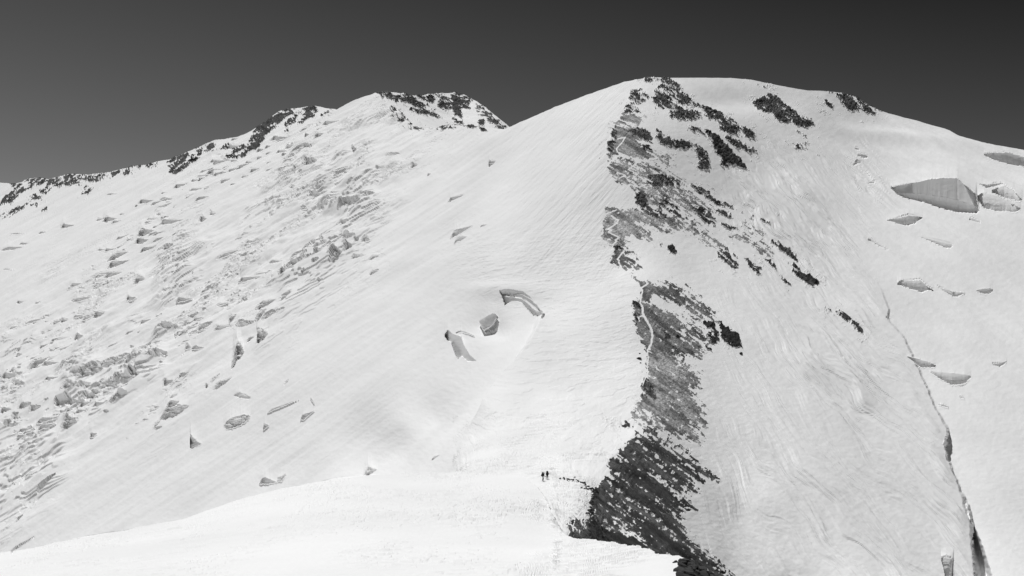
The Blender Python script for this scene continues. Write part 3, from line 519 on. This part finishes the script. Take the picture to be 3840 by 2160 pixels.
def plain(name, c, rough=.8):
    m, t = material(name); o = N(t, 'ShaderNodeOutputMaterial'); b = N(t, 'ShaderNodeBsdfPrincipled'); t.links.new(b.outputs[0], o.inputs[0])
    n = N(t, 'ShaderNodeTexNoise'); n.inputs['Scale'].default_value = 9; n.inputs['Detail'].default_value = 4
    co = N(t, 'ShaderNodeTexCoord'); t.links.new(co.outputs['Object'], n.inputs['Vector'])
    r = N(t, 'ShaderNodeMapRange'); r.inputs['To Min'].default_value = c*.7; r.inputs['To Max'].default_value = c*1.3; t.links.new(n.outputs['Fac'], r.inputs['Value'])
    t.links.new(r.outputs[0], b.inputs['Base Color']); b.inputs['Roughness'].default_value = rough; return m

# ------------------------------------------------------------------ meshes from the sheet
def mesh_from(name, co, quads, attrs):
    used = np.unique(quads); remap = np.zeros(len(co), np.int32); remap[used] = np.arange(len(used))
    me = bpy.data.meshes.new(name); c = co[used].astype(np.float32); q = remap[quads].astype(np.int32)
    me.vertices.add(len(c)); me.vertices.foreach_set('co', c.ravel())
    me.loops.add(q.size); me.loops.foreach_set('vertex_index', q.ravel())
    me.polygons.add(len(q)); me.polygons.foreach_set('loop_start', np.arange(0, q.size, 4, dtype=np.int32)); me.polygons.foreach_set('loop_total', np.full(len(q), 4, np.int32))
    me.update(calc_edges=True)
    me.polygons.foreach_set('use_smooth', np.zeros(len(q), bool))
    for k_, a_ in attrs.items():
        at = me.attributes.new(k_, 'FLOAT', 'POINT'); at.data.foreach_set('value', a_[used].astype(np.float32))
    me.materials.append(MAT); o = bpy.data.objects.new(name, me); C.objects.link(o); return o
def quads_of(nr, nu):
    i = np.arange((nr-1)*nu).reshape(nr-1, nu)[:, :-1]
    return np.stack([i, i+1, i+nu+1, i+nu], -1).reshape(-1, 4)
co = np.stack([X, Yw, Z], -1).reshape(-1, 3); Q = quads_of(nr, nu)
at = {'rock': rock.ravel(), 'tone': tone.ravel()}
def tag(o, label=None, cat=None, group=None, kind=None):
    if label: o['label'] = label
    if cat: o['category'] = cat
    if group: o['group'] = group
    if kind: o['kind'] = kind
    return o
ROCKS = {
 'summit': ('rock_outcrop', 'dark speckled rocks spilling down from the very top of the domed summit', 'rock outcrop'),
 'knob': ('rock_outcrop', 'dark broken knob of rock on the crest among the highest zigzags of the path', 'rock outcrop'),
 'face_ribs1': ('rock_outcrop', 'broken dark rocks just left of the long slanting cliff', 'rock outcrop'),
 'face_ribs2': ('rock_outcrop', 'faint speckle of rocks in the snow above the long slanting cliff', 'rock outcrop'),
 'face_ribs3': ('rock_outcrop', 'short dark rib of rock above and right of the long slanting cliff', 'rock outcrop'),
 'face_ribs4': ('rock_outcrop', 'dark rock rib tapering down to the right of the long slanting cliff', 'rock outcrop'),
 'face_ribs5': ('rock_outcrop', 'thin scatter of rocks along the outer right edge of the summit face', 'rock outcrop'),
 'face_ribs6': ('rock_outcrop', 'sparse patch of rocks in the middle of the upper snow face', 'rock outcrop'),
 'face_ribs7': ('rock_outcrop', 'tiny cluster of rocks in the snow right of the dark crest knob', 'rock outcrop'),
 'face_cliff': ('rock_cliff', 'long dark slanting cliff in the snow face below the summit', 'cliff'),
 'shoulder': ('rock_outcrop', 'elongated dark outcrop on the smooth snow shoulder right of the summit', 'rock outcrop'),
 'right_crag': ('rock_outcrop', 'dark crag on the skyline where the domed summit starts falling to the right', 'rock outcrop'),
 'small_crag': ('rock_outcrop', 'tiny patch of rocks in the snow just below the elongated shoulder outcrop', 'rock outcrop'),
 'lower_crags1': ('rock_outcrop', 'ragged dark crag halfway down the face, right of the grey scree', 'rock outcrop'),
 'lower_crags2': ('rock_outcrop', 'narrow dark rib just right of the ragged crag halfway down the face', 'rock outcrop'),
 'lower_crags3': ('rock_outcrop', 'little dark rib below the narrow one halfway down the face', 'rock outcrop'),
 'lower_crags4': ('rock_outcrop', 'speckled rock rib along the outer right edge of the lower face', 'rock outcrop'),
 'lower_crags5': ('rock_outcrop', 'broken dark crag at the rim of the snow hollow, leftmost of the low crags', 'rock outcrop'),
 'lower_crags6': ('rock_outcrop', 'small dark crag second from left along the low crags', 'rock outcrop'),
 'lower_crags7': ('rock_outcrop', 'dark crag third from left along the low crags', 'rock outcrop'),
 'lower_crags8': ('rock_outcrop', 'thin speckled rib above the lowest pointed crag', 'rock outcrop'),
 'lower_crags9': ('rock_outcrop', 'lowest pointed black crag where the rock ends in the right snow slope', 'rock outcrop'),
 'lower_crags10': ('rock_outcrop', 'thin line of rocks above and right of the low crags', 'rock outcrop'),
 'lone_rib': ('rock_outcrop', 'thin lone rib of dark rock sticking out of the middle of the right snow slope', 'rock outcrop'),
 'round_crag': ('rock_outcrop', 'small round black rock alone in the snow beside the zigzag path', 'rock outcrop'),
 'black_crag': ('rock_outcrop', 'jagged coal black crag jutting from the snow at the foot of the dark scree', 'rock outcrop'),
 'scree_crag': ('rock_outcrop', 'little black rocks poking out of the scree right of the snowy path', 'rock outcrop'),
 'near_crag': ('rock_outcrop', 'black boulders bunched at the rim of the snow at the bottom edge of the picture', 'rock outcrop'),
 'far_left': ('rock_outcrop', 'dark craggy rocks at the far left end of the skyline ridge', 'rock outcrop'),
 'left_crest': ('rock_outcrop', 'thin line of rocks along the low left crest under a snow rim', 'rock outcrop'),
 'left_step': ('rock_outcrop', 'rocky step where the left skyline ridge begins to steepen', 'rock outcrop'),
 'left_peak': ('rock_outcrop', 'dark rock wall under the snowy top of the left peak', 'rock outcrop'),
 'mid_edge': ('rock_outcrop', 'sparse rocks along the snow edge running down right from the middle peak', 'rock outcrop'),
 'saddle': ('rock_outcrop', 'low dark rocks strung along the snow saddle left of the domed summit', 'rock outcrop'),
}
SCREE = {'upper_scree': 'scree_slope', 'mid_scree': 'scree_slope', 'lower_scree': 'scree_slope', 'hump_top': 'scree_slope', 'dark_scree': 'scree_slope', 'big_scree': 'scree_slope', 'ridge': 'rocky_ridge', 'stone_row': 'stony_ground'}
fk = key.ravel()[Q[:, 0]]; fr = rock.ravel()[Q].mean(1)
lab = np.full(len(Q), -1, np.int32)
for i, kn in enumerate(keys): lab[(fk == i) & (fr > .38)] = i
for i, kn in enumerate(keysF): lab[(fk == 90+i) & (fr > .38)] = 90+i
lab[fk == 200] = 200
f2 = fid.ravel()[Q[:, 0]]; m = (f2 >= 0) & (lab < 0); lab[m] = 1000+f2[m]
qrow = (np.arange(len(Q))//(nu-1)); lab[(lab < 0) & (qrow < NF)] = -2
tag(mesh_from('snow_ground', co, Q[lab == -2], at), kind='structure')
tag(mesh_from('mountain_terrain', co, Q[lab == -1], at), kind='structure')
if (lab == 200).any(): tag(mesh_from('path', co, Q[lab == 200], at), kind='structure')
for i, kn in list(enumerate(keys))+[(90+i, k_) for i, k_ in enumerate(keysF)]:
    q = Q[lab == i]
    if len(q) < 4: continue
    if kn in ROCKS: tag(mesh_from(ROCKS[kn][0], co, q, at), ROCKS[kn][1], ROCKS[kn][2], 'rock outcrops on the mountain')
    else: tag(mesh_from(SCREE[kn], co, q, at), kind='structure')
# ice cliffs: one thing each, told apart by where they sit
LG = []
for n in range(NAMED):
    q = Q[lab == 1000+n]
    if len(q) < 3: 
        continue
    bot, top, _ = FEAT[n]; cx = sum(p[0] for p in bot)/len(bot); cy = sum(p[1] for p in bot)/len(bot)
    hh = max(b[1]-poly_y(top, b[0]) for b in bot); wd = bot[-1][0]-bot[0][0]
    LG.append([n, cx, cy, wd, float(hh), q])
def zone(cx, cy):
    if cx > 3100:
        return 'the upper right glacier' if cy < 860 else 'the middle right glacier' if cy < 1200 else 'the lower right glacier'
    if cx > 1560 and cy > 1000: return 'the smooth slope left of the ridge'
    if cy < 700: return 'the slope under the left peaks'
    if cy < 1000: return 'the upper icefall' if cx < 900 else 'the slope beside the upper icefall'
    if cy < 1300: return 'the middle icefall' if cx < 900 else 'the slope beside the middle icefall'
    if cy < 1660: return 'the lower icefall' if cx < 650 else 'the slope beside the lower icefall'
    return 'the slope above the foreground snow'
from collections import defaultdict
zs = defaultdict(list)
for L in LG: zs[zone(L[1], L[2])].append(L)
ORD = ['leftmost','second','third','fourth','fifth','sixth','seventh','eighth','ninth','tenth','eleventh','twelfth','thirteenth','fourteenth','fifteenth','sixteenth','seventeenth','eighteenth','nineteenth','twentieth']
def shape(L):
    r = L[3]/max(L[4], 1); s = 'large' if L[3]*L[4] > 2500 else 'small' if L[3]*L[4] < 500 else 'middling'
    return s, ('long thin' if r > 5.5 else 'slanting' if r > 2.6 else 'blocky')
for z, Ls in zs.items():
    gr = defaultdict(list)
    for L in sorted(Ls, key=lambda l: l[1]): gr[shape(L)].append(L)
    for (s, t_), gl in gr.items():
        for i, L in enumerate(gl):
            nm = {'long thin': 'crevasse_wall', 'slanting': 'ice_cliff', 'blocky': 'ice_block'}[t_]; kind_ = nm.replace('_', ' ')
            if len(gl) == 1: lb = 'the only %s %s shaded %s on %s' % (s, t_, kind_, z)
            elif i == 0: lb = 'leftmost %s %s shaded %s on %s' % (s, t_, kind_, z)
            elif i == len(gl)-1: lb = 'rightmost %s %s shaded %s on %s' % (s, t_, kind_, z)
            else: lb = '%s from left of the %s %s %ss on %s' % (ORD[min(i, 19)], s, t_, kind_, z)
            tag(mesh_from(nm, co, L[5], at), lb, kind_, 'shaded ice walls and blocks on the glacier')

# ------------------------------------------------------------------ the farther peaks behind
BSKY = [(1330,392),(1380,362),(1422,348),(1480,349),(1520,355),(1556,360),(1590,357),(1630,352),(1700,347),(1720,349),(1745,358),(1790,381),(1840,420),(1880,452),(1915,478),(1960,510),(2100,600)]
fB = tps([(1350,420,1090),(1422,350,1120),(1450,400,1085),(1500,356,1140),(1500,440,1060),(1556,365,1190),(1556,470,1030),(1600,420,1160),(1650,460,1140),(1630,360,1400),(1720,350,1480),(1700,420,1330),(1800,400,1400),(1760,470,1220),(1850,470,1240),(1910,480,1330),(1700,560,1000),(1500,560,900),(1950,560,1150),(2050,600,1200)])
usB = np.arange(1330, 2080, 2.6); us_cur = usB; nB = 150
vsB = poly_y(BSKY, usB); t = np.linspace(0, 1, nB)[:, None]; vB = 600*(1-t)+vsB[None]*t; UB = np.broadcast_to(usB, vB.shape)
YB = fB(UB, vB); k = np.arange(1, NR+1)[:, None]
vB = np.concatenate([vB, vsB[None]+.12*k**2+.00002*k**5]); YB = np.concatenate([YB, YB[-1][None]*np.exp(.0045*k**1.5)]); UB = np.broadcast_to(usB, vB.shape)
XB, YB, ZB = P(UB, vB, YB)
rb, tb, kb, cb, _ = rockmask(UB, vB, XB, ZB, BACK, YB)
n_ = normals(XB, YB, ZB)
a, b = rot(XB, -ZB, -30); hb = .5*fbm(a/40, b/6, 4, 110)+1.6*fbm(XB/50, ZB/30, 3, 111)+cb*(2.6*ridged(XB/13, ZB/11, 4, 112)+1.2*fbm(XB/3.5, ZB/3, 3, 113))
XB = XB+n_[0]*hb; YB = YB+n_[1]*hb; ZB = ZB+n_[2]*hb
cob = np.stack([XB, YB, ZB], -1).reshape(-1, 3); QB = quads_of(*XB.shape); atb = {'rock': rb.ravel(), 'tone': tb.ravel()}
frb = rb.ravel()[QB].mean(1); cu = UB.ravel()[QB[:, 0]]; cv = vB.ravel()[QB[:, 0]]
tag(mesh_from('far_peaks', cob, QB[frb <= .4], atb), kind='structure')
mid = cu < 1645
tag(mesh_from('rock_outcrop', cob, QB[(frb > .4) & mid], atb), 'band of broken dark rock across the right flank of the middle peak', 'rock outcrop', 'rock outcrops on the mountain')
tag(mesh_from('rock_outcrop', cob, QB[(frb > .4) & ~mid & (cu < 1775)], atb), 'steep black rock wall under the snow cap of the farthest peak', 'rock outcrop', 'rock outcrops on the mountain')
tag(mesh_from('rock_outcrop', cob, QB[(frb > .4) & (cu >= 1775)], atb), 'rocks along the falling right edge of the farthest peak', 'rock outcrop', 'rock outcrops on the mountain')

# a broad valley floor far below, so the mountain stands on land all round
bm = bmesh.new()
gN = 40
vv = [[bm.verts.new((x, y, -330+60*float(perlin(x/900., y/900., 5)))) for x in np.linspace(-9000, 9000, gN)] for y in np.linspace(-6000, 12000, gN)]
for i in range(gN-1):
    for j in range(gN-1): bm.faces.new((vv[i][j], vv[i][j+1], vv[i+1][j+1], vv[i+1][j]))
me = bpy.data.meshes.new('valley_ground'); bm.to_mesh(me); bm.free()
for k_, val in (('rock', 0.), ('tone', .1)):
    a_ = me.attributes.new(k_, 'FLOAT', 'POINT'); a_.data.foreach_set('value', [val]*len(me.vertices))
me.materials.append(MAT); o = bpy.data.objects.new('valley_ground', me); C.objects.link(o); tag(o, kind='structure')

# ------------------------------------------------------------------ stones
def sheet_point(u, v):
    """the built surface at a photo pixel, on the nearest (foreground or ridge) part"""
    j = int(np.clip(np.searchsorted(us, u), 1, nu-2))
    i0 = int(np.argmin(np.abs(V[:NF, j]-v))); best = None
    if v >= ve[j]-1: i = i0
    else: i = iM0+int(np.argmin(np.abs(V[iM0:iM1, j]-v)))
    k_ = i*nu+j
    return Vector(co[k_])
rockmat = plain('dark_rock', .03, .9)
def stone_mesh(seed):
    r = random.Random(seed); bm = bmesh.new(); bmesh.ops.create_icosphere(bm, subdivisions=2, radius=1)
    cuts = [(Vector((r.gauss(0,1), r.gauss(0,1), r.gauss(0,1))).normalized(), r.uniform(.45, .8)) for _ in range(9)]
    for vtx in bm.verts:
        for n, d in cuts:
            e = vtx.co.dot(n)-d
            if e > 0: vtx.co -= n*e
        vtx.co *= 1+r.uniform(-.05, .05); vtx.co.z *= .8
    me = bpy.data.meshes.new('stone'); bm.to_mesh(me); bm.free(); me.materials.append(rockmat); return me
SM = [stone_mesh(i) for i in range(6)]
def stone(u, v, size, label, group, name='stone', cat='stone'):
    p = sheet_point(u, v); o = bpy.data.objects.new(name, rr.choice(SM)); C.objects.link(o)
    o.location = p+Vector((0, 0, size*.15)); o.scale = (size*rr.uniform(.8, 1.5), size*rr.uniform(.8, 1.2), size*rr.uniform(.6, 1)); o.rotation_euler = (rr.uniform(-.4, .4), rr.uniform(-.4, .4), rr.uniform(0, 6.3))
    return tag(o, label, cat, group)
row = [(2066,1797),(2090,1802),(2115,1807),(2150,1815),(2190,1831),(2225,1850)]
for i in range(48):
    s = rr.random()**.75; u = 2066+s*165; v = poly_y(row, u)+rr.gauss(0, 1.2+s*4.5)
    stone(u, v, rr.uniform(.1, .2)+s*rr.uniform(.05, .38), ('small dark stone in the thin start of the row just right of the two hikers' if s < .33 else 'dark stone in the middle of the row between the hikers and the ridge' if s < .68 else 'dark stone where the row of stones thickens and meets the rocky ridge'), 'stones in a row beside the hikers')
for i in range(60):
    s = rr.random(); e = [(2235,1835),(2215,1880),(2212,1930),(2190,1950),(2145,1965),(2118,1988)]
    v = 1835+s*150; u = np.interp(v, [q[1] for q in e], [q[0] for q in e])+rr.gauss(-2, 6)
    stone(u, v, rr.uniform(.12, .4), ('dark stone on the snow at the left foot of the ridge, above the footprints' if s < .5 else 'dark stone on the snow at the left foot of the ridge, beside the footprints'), 'stones along the foot of the ridge')
for i in range(40):
    u = rr.uniform(2545, 2665); v = rr.uniform(2112, 2165)
    if v < poly_y(EDGE, u)+3: continue
    stone(u, v, rr.uniform(.2, .55), 'black boulder bunched at the snow rim at the bottom edge of the picture', 'boulders at the bottom rim', 'boulder', 'boulder')
stone(2565, 2112, .7, 'black wedge shaped boulder alone in the snow at the bottom rim', None, 'boulder', 'boulder')
stone(2554, 2126, .5, 'smaller black boulder just below the lone wedge shaped one', None, 'boulder', 'boulder')
stone(2531, 2104, .28, 'tiny pointed stone on the snow left of the black boulders', None)
stone(2777, 1329, 1.0, 'single black boulder in the snow just below the jagged coal black crag', None, 'boulder', 'boulder')
stone(2396, 1346, .8, 'dark upright stone in the snow left of the grey scree', None)
stone(2401, 1363, .45, 'small dark stone below the upright one, left of the grey scree', None)
stone(2399, 1326, .4, 'small flat dark stone above the upright one, left of the grey scree', None)
stone(2199, 1926, .45, 'dark stone on the snow beside the footprints', None)
stone(2175, 1845, .35, 'dark stone below the row of stones near the hikers', None)

# footprints in the foreground snow: shallow pits as dark-edged dents set in the snow
def footprint_mesh():
    bm = bmesh.new(); n = 10
    for ring, (r, z) in enumerate(((1., .0), (.82, .06), (.6, -.02), (.3, -.04))):
        for i in range(n):
            a = 2*math.pi*i/n; bm.verts.new((.17*r*math.cos(a), .3*r*math.sin(a), z))
    bm.verts.ensure_lookup_table()
    for k_ in range(3):
        for i in range(n): bm.faces.new([bm.verts[k_*n+i], bm.verts[k_*n+(i+1) % n], bm.verts[(k_+1)*n+(i+1) % n], bm.verts[(k_+1)*n+i]])
    bm.faces.new([bm.verts[3*n+i] for i in range(n)])
    me = bpy.data.meshes.new('footprint'); bm.to_mesh(me); bm.free(); return me
snowmat = plain('snow', .8, .9)
fp = footprint_mesh(); fp.materials.append(snowmat)
for i in range(36):
    s = i/35; v = 1876+s*105; u = 2203-s*88+6*math.sin(s*5)+(2.2 if i % 2 else -2.2)
    p = sheet_point(u, v); o = bpy.data.objects.new('footprint', fp); C.objects.link(o); o.location = p+Vector((0, 0, -.01)); o.rotation_euler = (0, 0, rr.uniform(-.3, .3)+.5)
    tag(o, 'footprint in the line of steps crossing the snow left of the rocky ridge', 'footprint', 'footprints left of the ridge')

# ------------------------------------------------------------------ hikers
cloth = plain('black_cloth', .012, .9); trouser = plain('grey_trousers', .09, .9); skinm = plain('skin', .25, .6); bootm = plain('boot_leather', .015, .7); packm = plain('pack_fabric', .012, .85); metal = plain('pole_metal', .12, .4)
def skinned(name, pts, edges, mat, parent, sub=1):
    """pts: list of (xyz, radius)"""
    me = bpy.data.meshes.new(name); me.from_pydata([p[0] for p in pts], edges, []); ob = bpy.data.objects.new(name, me); C.objects.link(ob)
    md = ob.modifiers.new('skin', 'SKIN'); sv = me.skin_vertices[0] if me.skin_vertices else None
    if sv is None:
        bm = bmesh.new(); bm.from_mesh(me); bm.verts.layers.skin.verify(); bm.to_mesh(me); bm.free(); sv = me.skin_vertices[0]
    for i, p in enumerate(pts):
        r = p[1]; sv.data[i].radius = r if isinstance(r, tuple) else (r, r)
    sv.data[0].use_root = True
    md.use_smooth_shade = True
    m2 = ob.modifiers.new('sub', 'SUBSURF'); m2.levels = sub; m2.render_levels = sub
    dg = bpy.context.evaluated_depsgraph_get(); new = bpy.data.meshes.new_from_object(ob.evaluated_get(dg)); new.materials.clear(); new.materials.append(mat)
    ob.modifiers.clear(); ob.data = new; ob.parent = parent; return ob
def box_mesh(name, parts, mat, parent=None, bev=.04):
    bm = bmesh.new()
    for (c, s, r) in parts:
        res = bmesh.ops.create_cube(bm, size=1, matrix=Matrix.Translation(c) @ r.to_4x4() @ Matrix.Diagonal((*s, 1)))
        ed = list({e for v in res['verts'] for e in v.link_edges}); bmesh.ops.bevel(bm, geom=ed, offset=bev, segments=3, affect='EDGES', profile=.6)
    me = bpy.data.meshes.new(name); bm.to_mesh(me); bm.free(); me.materials.append(mat)
    for p in me.polygons: p.use_smooth = True
    o = bpy.data.objects.new(name, me); C.objects.link(o); o.parent = parent; return o
def hand(pts, edges, wrist, tip, side):
    """palm with five bent fingers grown from the wrist vertex"""
    w = Vector(pts[wrist][0]); d = (Vector(tip)-w).normalized(); s = d.cross(Vector((0, 0, 1))); s = (s if s.length > .1 else Vector((1, 0, 0))).normalized()
    pal = w+d*.075; pts.append((tuple(pal), (.03, .018))); pi_ = len(pts)-1; edges.append((wrist, pi_))
    nrm = d.cross(s)
    for k_, (off, ln) in enumerate(((-.03, .065), (-.01, .075), (.01, .07), (.03, .055))):
        b0 = pal+s*off+d*.03; b1 = b0+d*ln*.5-nrm*.012; b2 = b1+d*ln*.3-nrm*.035
        n = len(pts); pts += [(tuple(b0), .010), (tuple(b1), .009), (tuple(b2), .008)]; edges += [(pi_, n), (n, n+1), (n+1, n+2)]
    t0 = w+d*.03+s*.04*side; t1 = t0+d*.035+s*.02*side-nrm*.02; n = len(pts)
    pts += [(tuple(t0), .012), (tuple(t1), .010)]; edges += [(wrist, n), (n, n+1)]
def hiker(loc, rz, lean, stride, label, trous, handL, handR, elL, elR):
    """local frame: faces +y, x to its right"""
    root = bpy.data.objects.new('person', None); C.objects.link(root); root.location = loc; root.rotation_euler = (0, 0, rz); tag(root, label, 'person', 'hikers on the snow saddle')
    L = lambda z, y0=0: (y0+math.sin(lean)*max(0, z-.92), .92+math.cos(lean)*(z-.92) if z > .92 else z)
    def T(x, y, z):
        yy, zz = L(z); return (x, yy+y, zz)
    pts = [(T(0,0,.95),(.15,.11)), (T(0,0,1.1),(.135,.10)), (T(0,0,1.28),(.165,.115)), (T(0,0,1.42),(.13,.09)), (T(0,.02,1.5),.055), (T(0,.03,1.57),(.07,.085)), (T(0,.045,1.66),(.078,.098)), (T(0,.03,1.735),(.06,.075))]
    ed = [(0,1),(1,2),(2,3),(3,4),(4,5),(5,6),(6,7)]
    hd = []
    n = len(pts); pts += [(T(0,.15,1.63),.014)]; ed += [(6,n)]                                    # nose
    for sd, hp, el in ((-1, handL, elL), (1, handR, elR)):
        n = len(pts); pts += [(T(.17*sd,0,1.42),.065), (el,.048), (hp,.03)]; ed += [(3,n),(n,n+1),(n+1,n+2)]
        dr = (Vector(hp)-Vector(el)).normalized(); hand(pts, ed, n+2, tuple(Vector(hp)+dr*.1), -sd)
    for sd, st in ((-1, stride), (1, -stride)):
        n = len(pts); pts += [((.10*sd, 0, .86),.095), ((.11*sd, st*.5+.04, .5),.062), ((.12*sd, st, .1),.045), ((.125*sd, st+.15, .05),(.045,.035))]; ed += [(0,n),(n,n+1),(n+1,n+2),(n+2,n+3)]
    body = skinned('body', pts, ed, cloth, root, 2)
    for i, (sd, st) in enumerate(((-1, stride), (1, -stride))):
        skinned('trouser_leg', [((.10*sd, 0, .93),(.12,.12)), ((.11*sd, st*.5+.04, .5),.085), ((.12*sd, st*.8, .3),.07)], [(0,1),(1,2)], trous, root)
        skinned('boot', [((.12*sd, st*.85, .33),.072), ((.12*sd, st, .1),.062), ((.125*sd, st+.06, .05),.05), ((.13*sd, st+.2, .045),.045)], [(0,1),(1,2),(2,3)], bootm, root)
    yy, zz = L(1.57)
    skinned('hat', [((0, yy+.02, zz+.10),(.10,.11)), ((0, yy+.0, zz+.17),(.085,.09)), ((0, yy, zz+.21),(.04,.04))], [(0,1),(1,2)], cloth, root)
    # backpack: worn, but a thing of its own
    pk = bpy.data.objects.new('backpack', None); C.objects.link(pk); pk.location = loc; pk.rotation_euler = (0, 0, rz)
    yy, zz = L(1.28); rx = Matrix.Rotation(-lean, 3, 'X'); ax = Vector((0, math.cos(lean), -math.sin(lean))); up = Vector((0, math.sin(lean), math.cos(lean)))
    c = Vector((0, yy, zz))-ax*.26
    box_mesh('main_bag', [(c, (.42, .3, .72), rx), (c-ax*.14-up*.1, (.3, .1, .36), rx)], packm, pk, .09)
    box_mesh('top_flap', [(c+up*.4, (.36, .28, .17), rx)], packm, pk, .06)
    for sd in (-1, 1):
        box_mesh('side_pocket', [(c+Vector((.23*sd, 0, 0))-up*.2, (.1, .2, .28), rx)], packm, pk, .04)
        skinned('shoulder_strap', [(tuple(c+ax*.12+up*.2+Vector((.13*sd,0,0))),.022), (tuple(c+ax*.28+up*.27+Vector((.14*sd,0,0))),.022), (tuple(c+ax*.4+up*.12+Vector((.14*sd,0,0))),.022), (tuple(c+ax*.34-up*.12+Vector((.16*sd,0,0))),.018)], [(0,1),(1,2),(2,3)], packm, pk)
    return root, pk
def pole(loc, rz, top, tip, label):
    r = bpy.data.objects.new('trekking_pole', None); C.objects.link(r); r.location = loc; r.rotation_euler = (0, 0, rz); tag(r, label, 'trekking pole', 'trekking poles held by the hikers')
    t = Vector(top); b = Vector(tip); d = (b-t)
    skinned('shaft', [(tuple(t+d*.1),.012), (tuple(b),.009)], [(0,1)], metal, r, 1)
    skinned('grip', [(tuple(t-d*.03),.022), (tuple(t+d*.1),.018)], [(0,1)], cloth, r, 1)
    skinned('basket', [(tuple(b-d*.07),.035), (tuple(b-d*.055),.03)], [(0,1)], cloth, r, 1)
def ground(u, v): return sheet_point(u, v)
gA = ground(2035, 1806.5); gB = ground(2050.5, 1799.2)
sA = Vector((0, 0, -.05))
la = gA+sA; ra = math.radians(-78)      # faces right
pa, ka = hiker(la, ra, .33, .17, 'hiker all in black bending forward with a big pack, seen from the side', cloth, (-.2, .48, 1.02), (.22, .46, 1.0), (-.26, .2, 1.1), (.28, .18, 1.08))
tag(ka, 'bulky black backpack on the hiker who bends forward', 'backpack', 'backpacks worn by the hikers')
pole(la, ra, (-.2, .52, 1.04), (-.24, .62, 0), 'far trekking pole of the bending hiker, planted ahead')
pole(la, ra, (.22, .50, 1.02), (.3, -.35, .1), 'near trekking pole of the bending hiker, trailing back')
lb = gB+sA; rb_ = math.radians(-8)      # walks away
pb, kb_ = hiker(lb, rb_, .12, .05, 'hiker in grey trousers standing upright, seen from behind under a tall pack', trouser, (-.22, .28, 1.06), (.3, .26, 1.08), (-.33, .02, 1.12), (.36, .04, 1.14))
tag(kb_, 'tall black backpack hiding the head of the upright hiker', 'backpack', 'backpacks worn by the hikers')
pole(lb, rb_, (.32, .3, 1.1), (.7, .1, 1.2), 'trekking pole held out sideways by the upright hiker')
pole(lb, rb_, (-.22, .3, 1.08), (-.34, .45, 0), 'trekking pole planted left of the upright hiker')
for r_, s_ in ((pa, .98), (ka, .98), (pb, .98), (kb_, .98)): r_.scale = (s_, s_, s_)
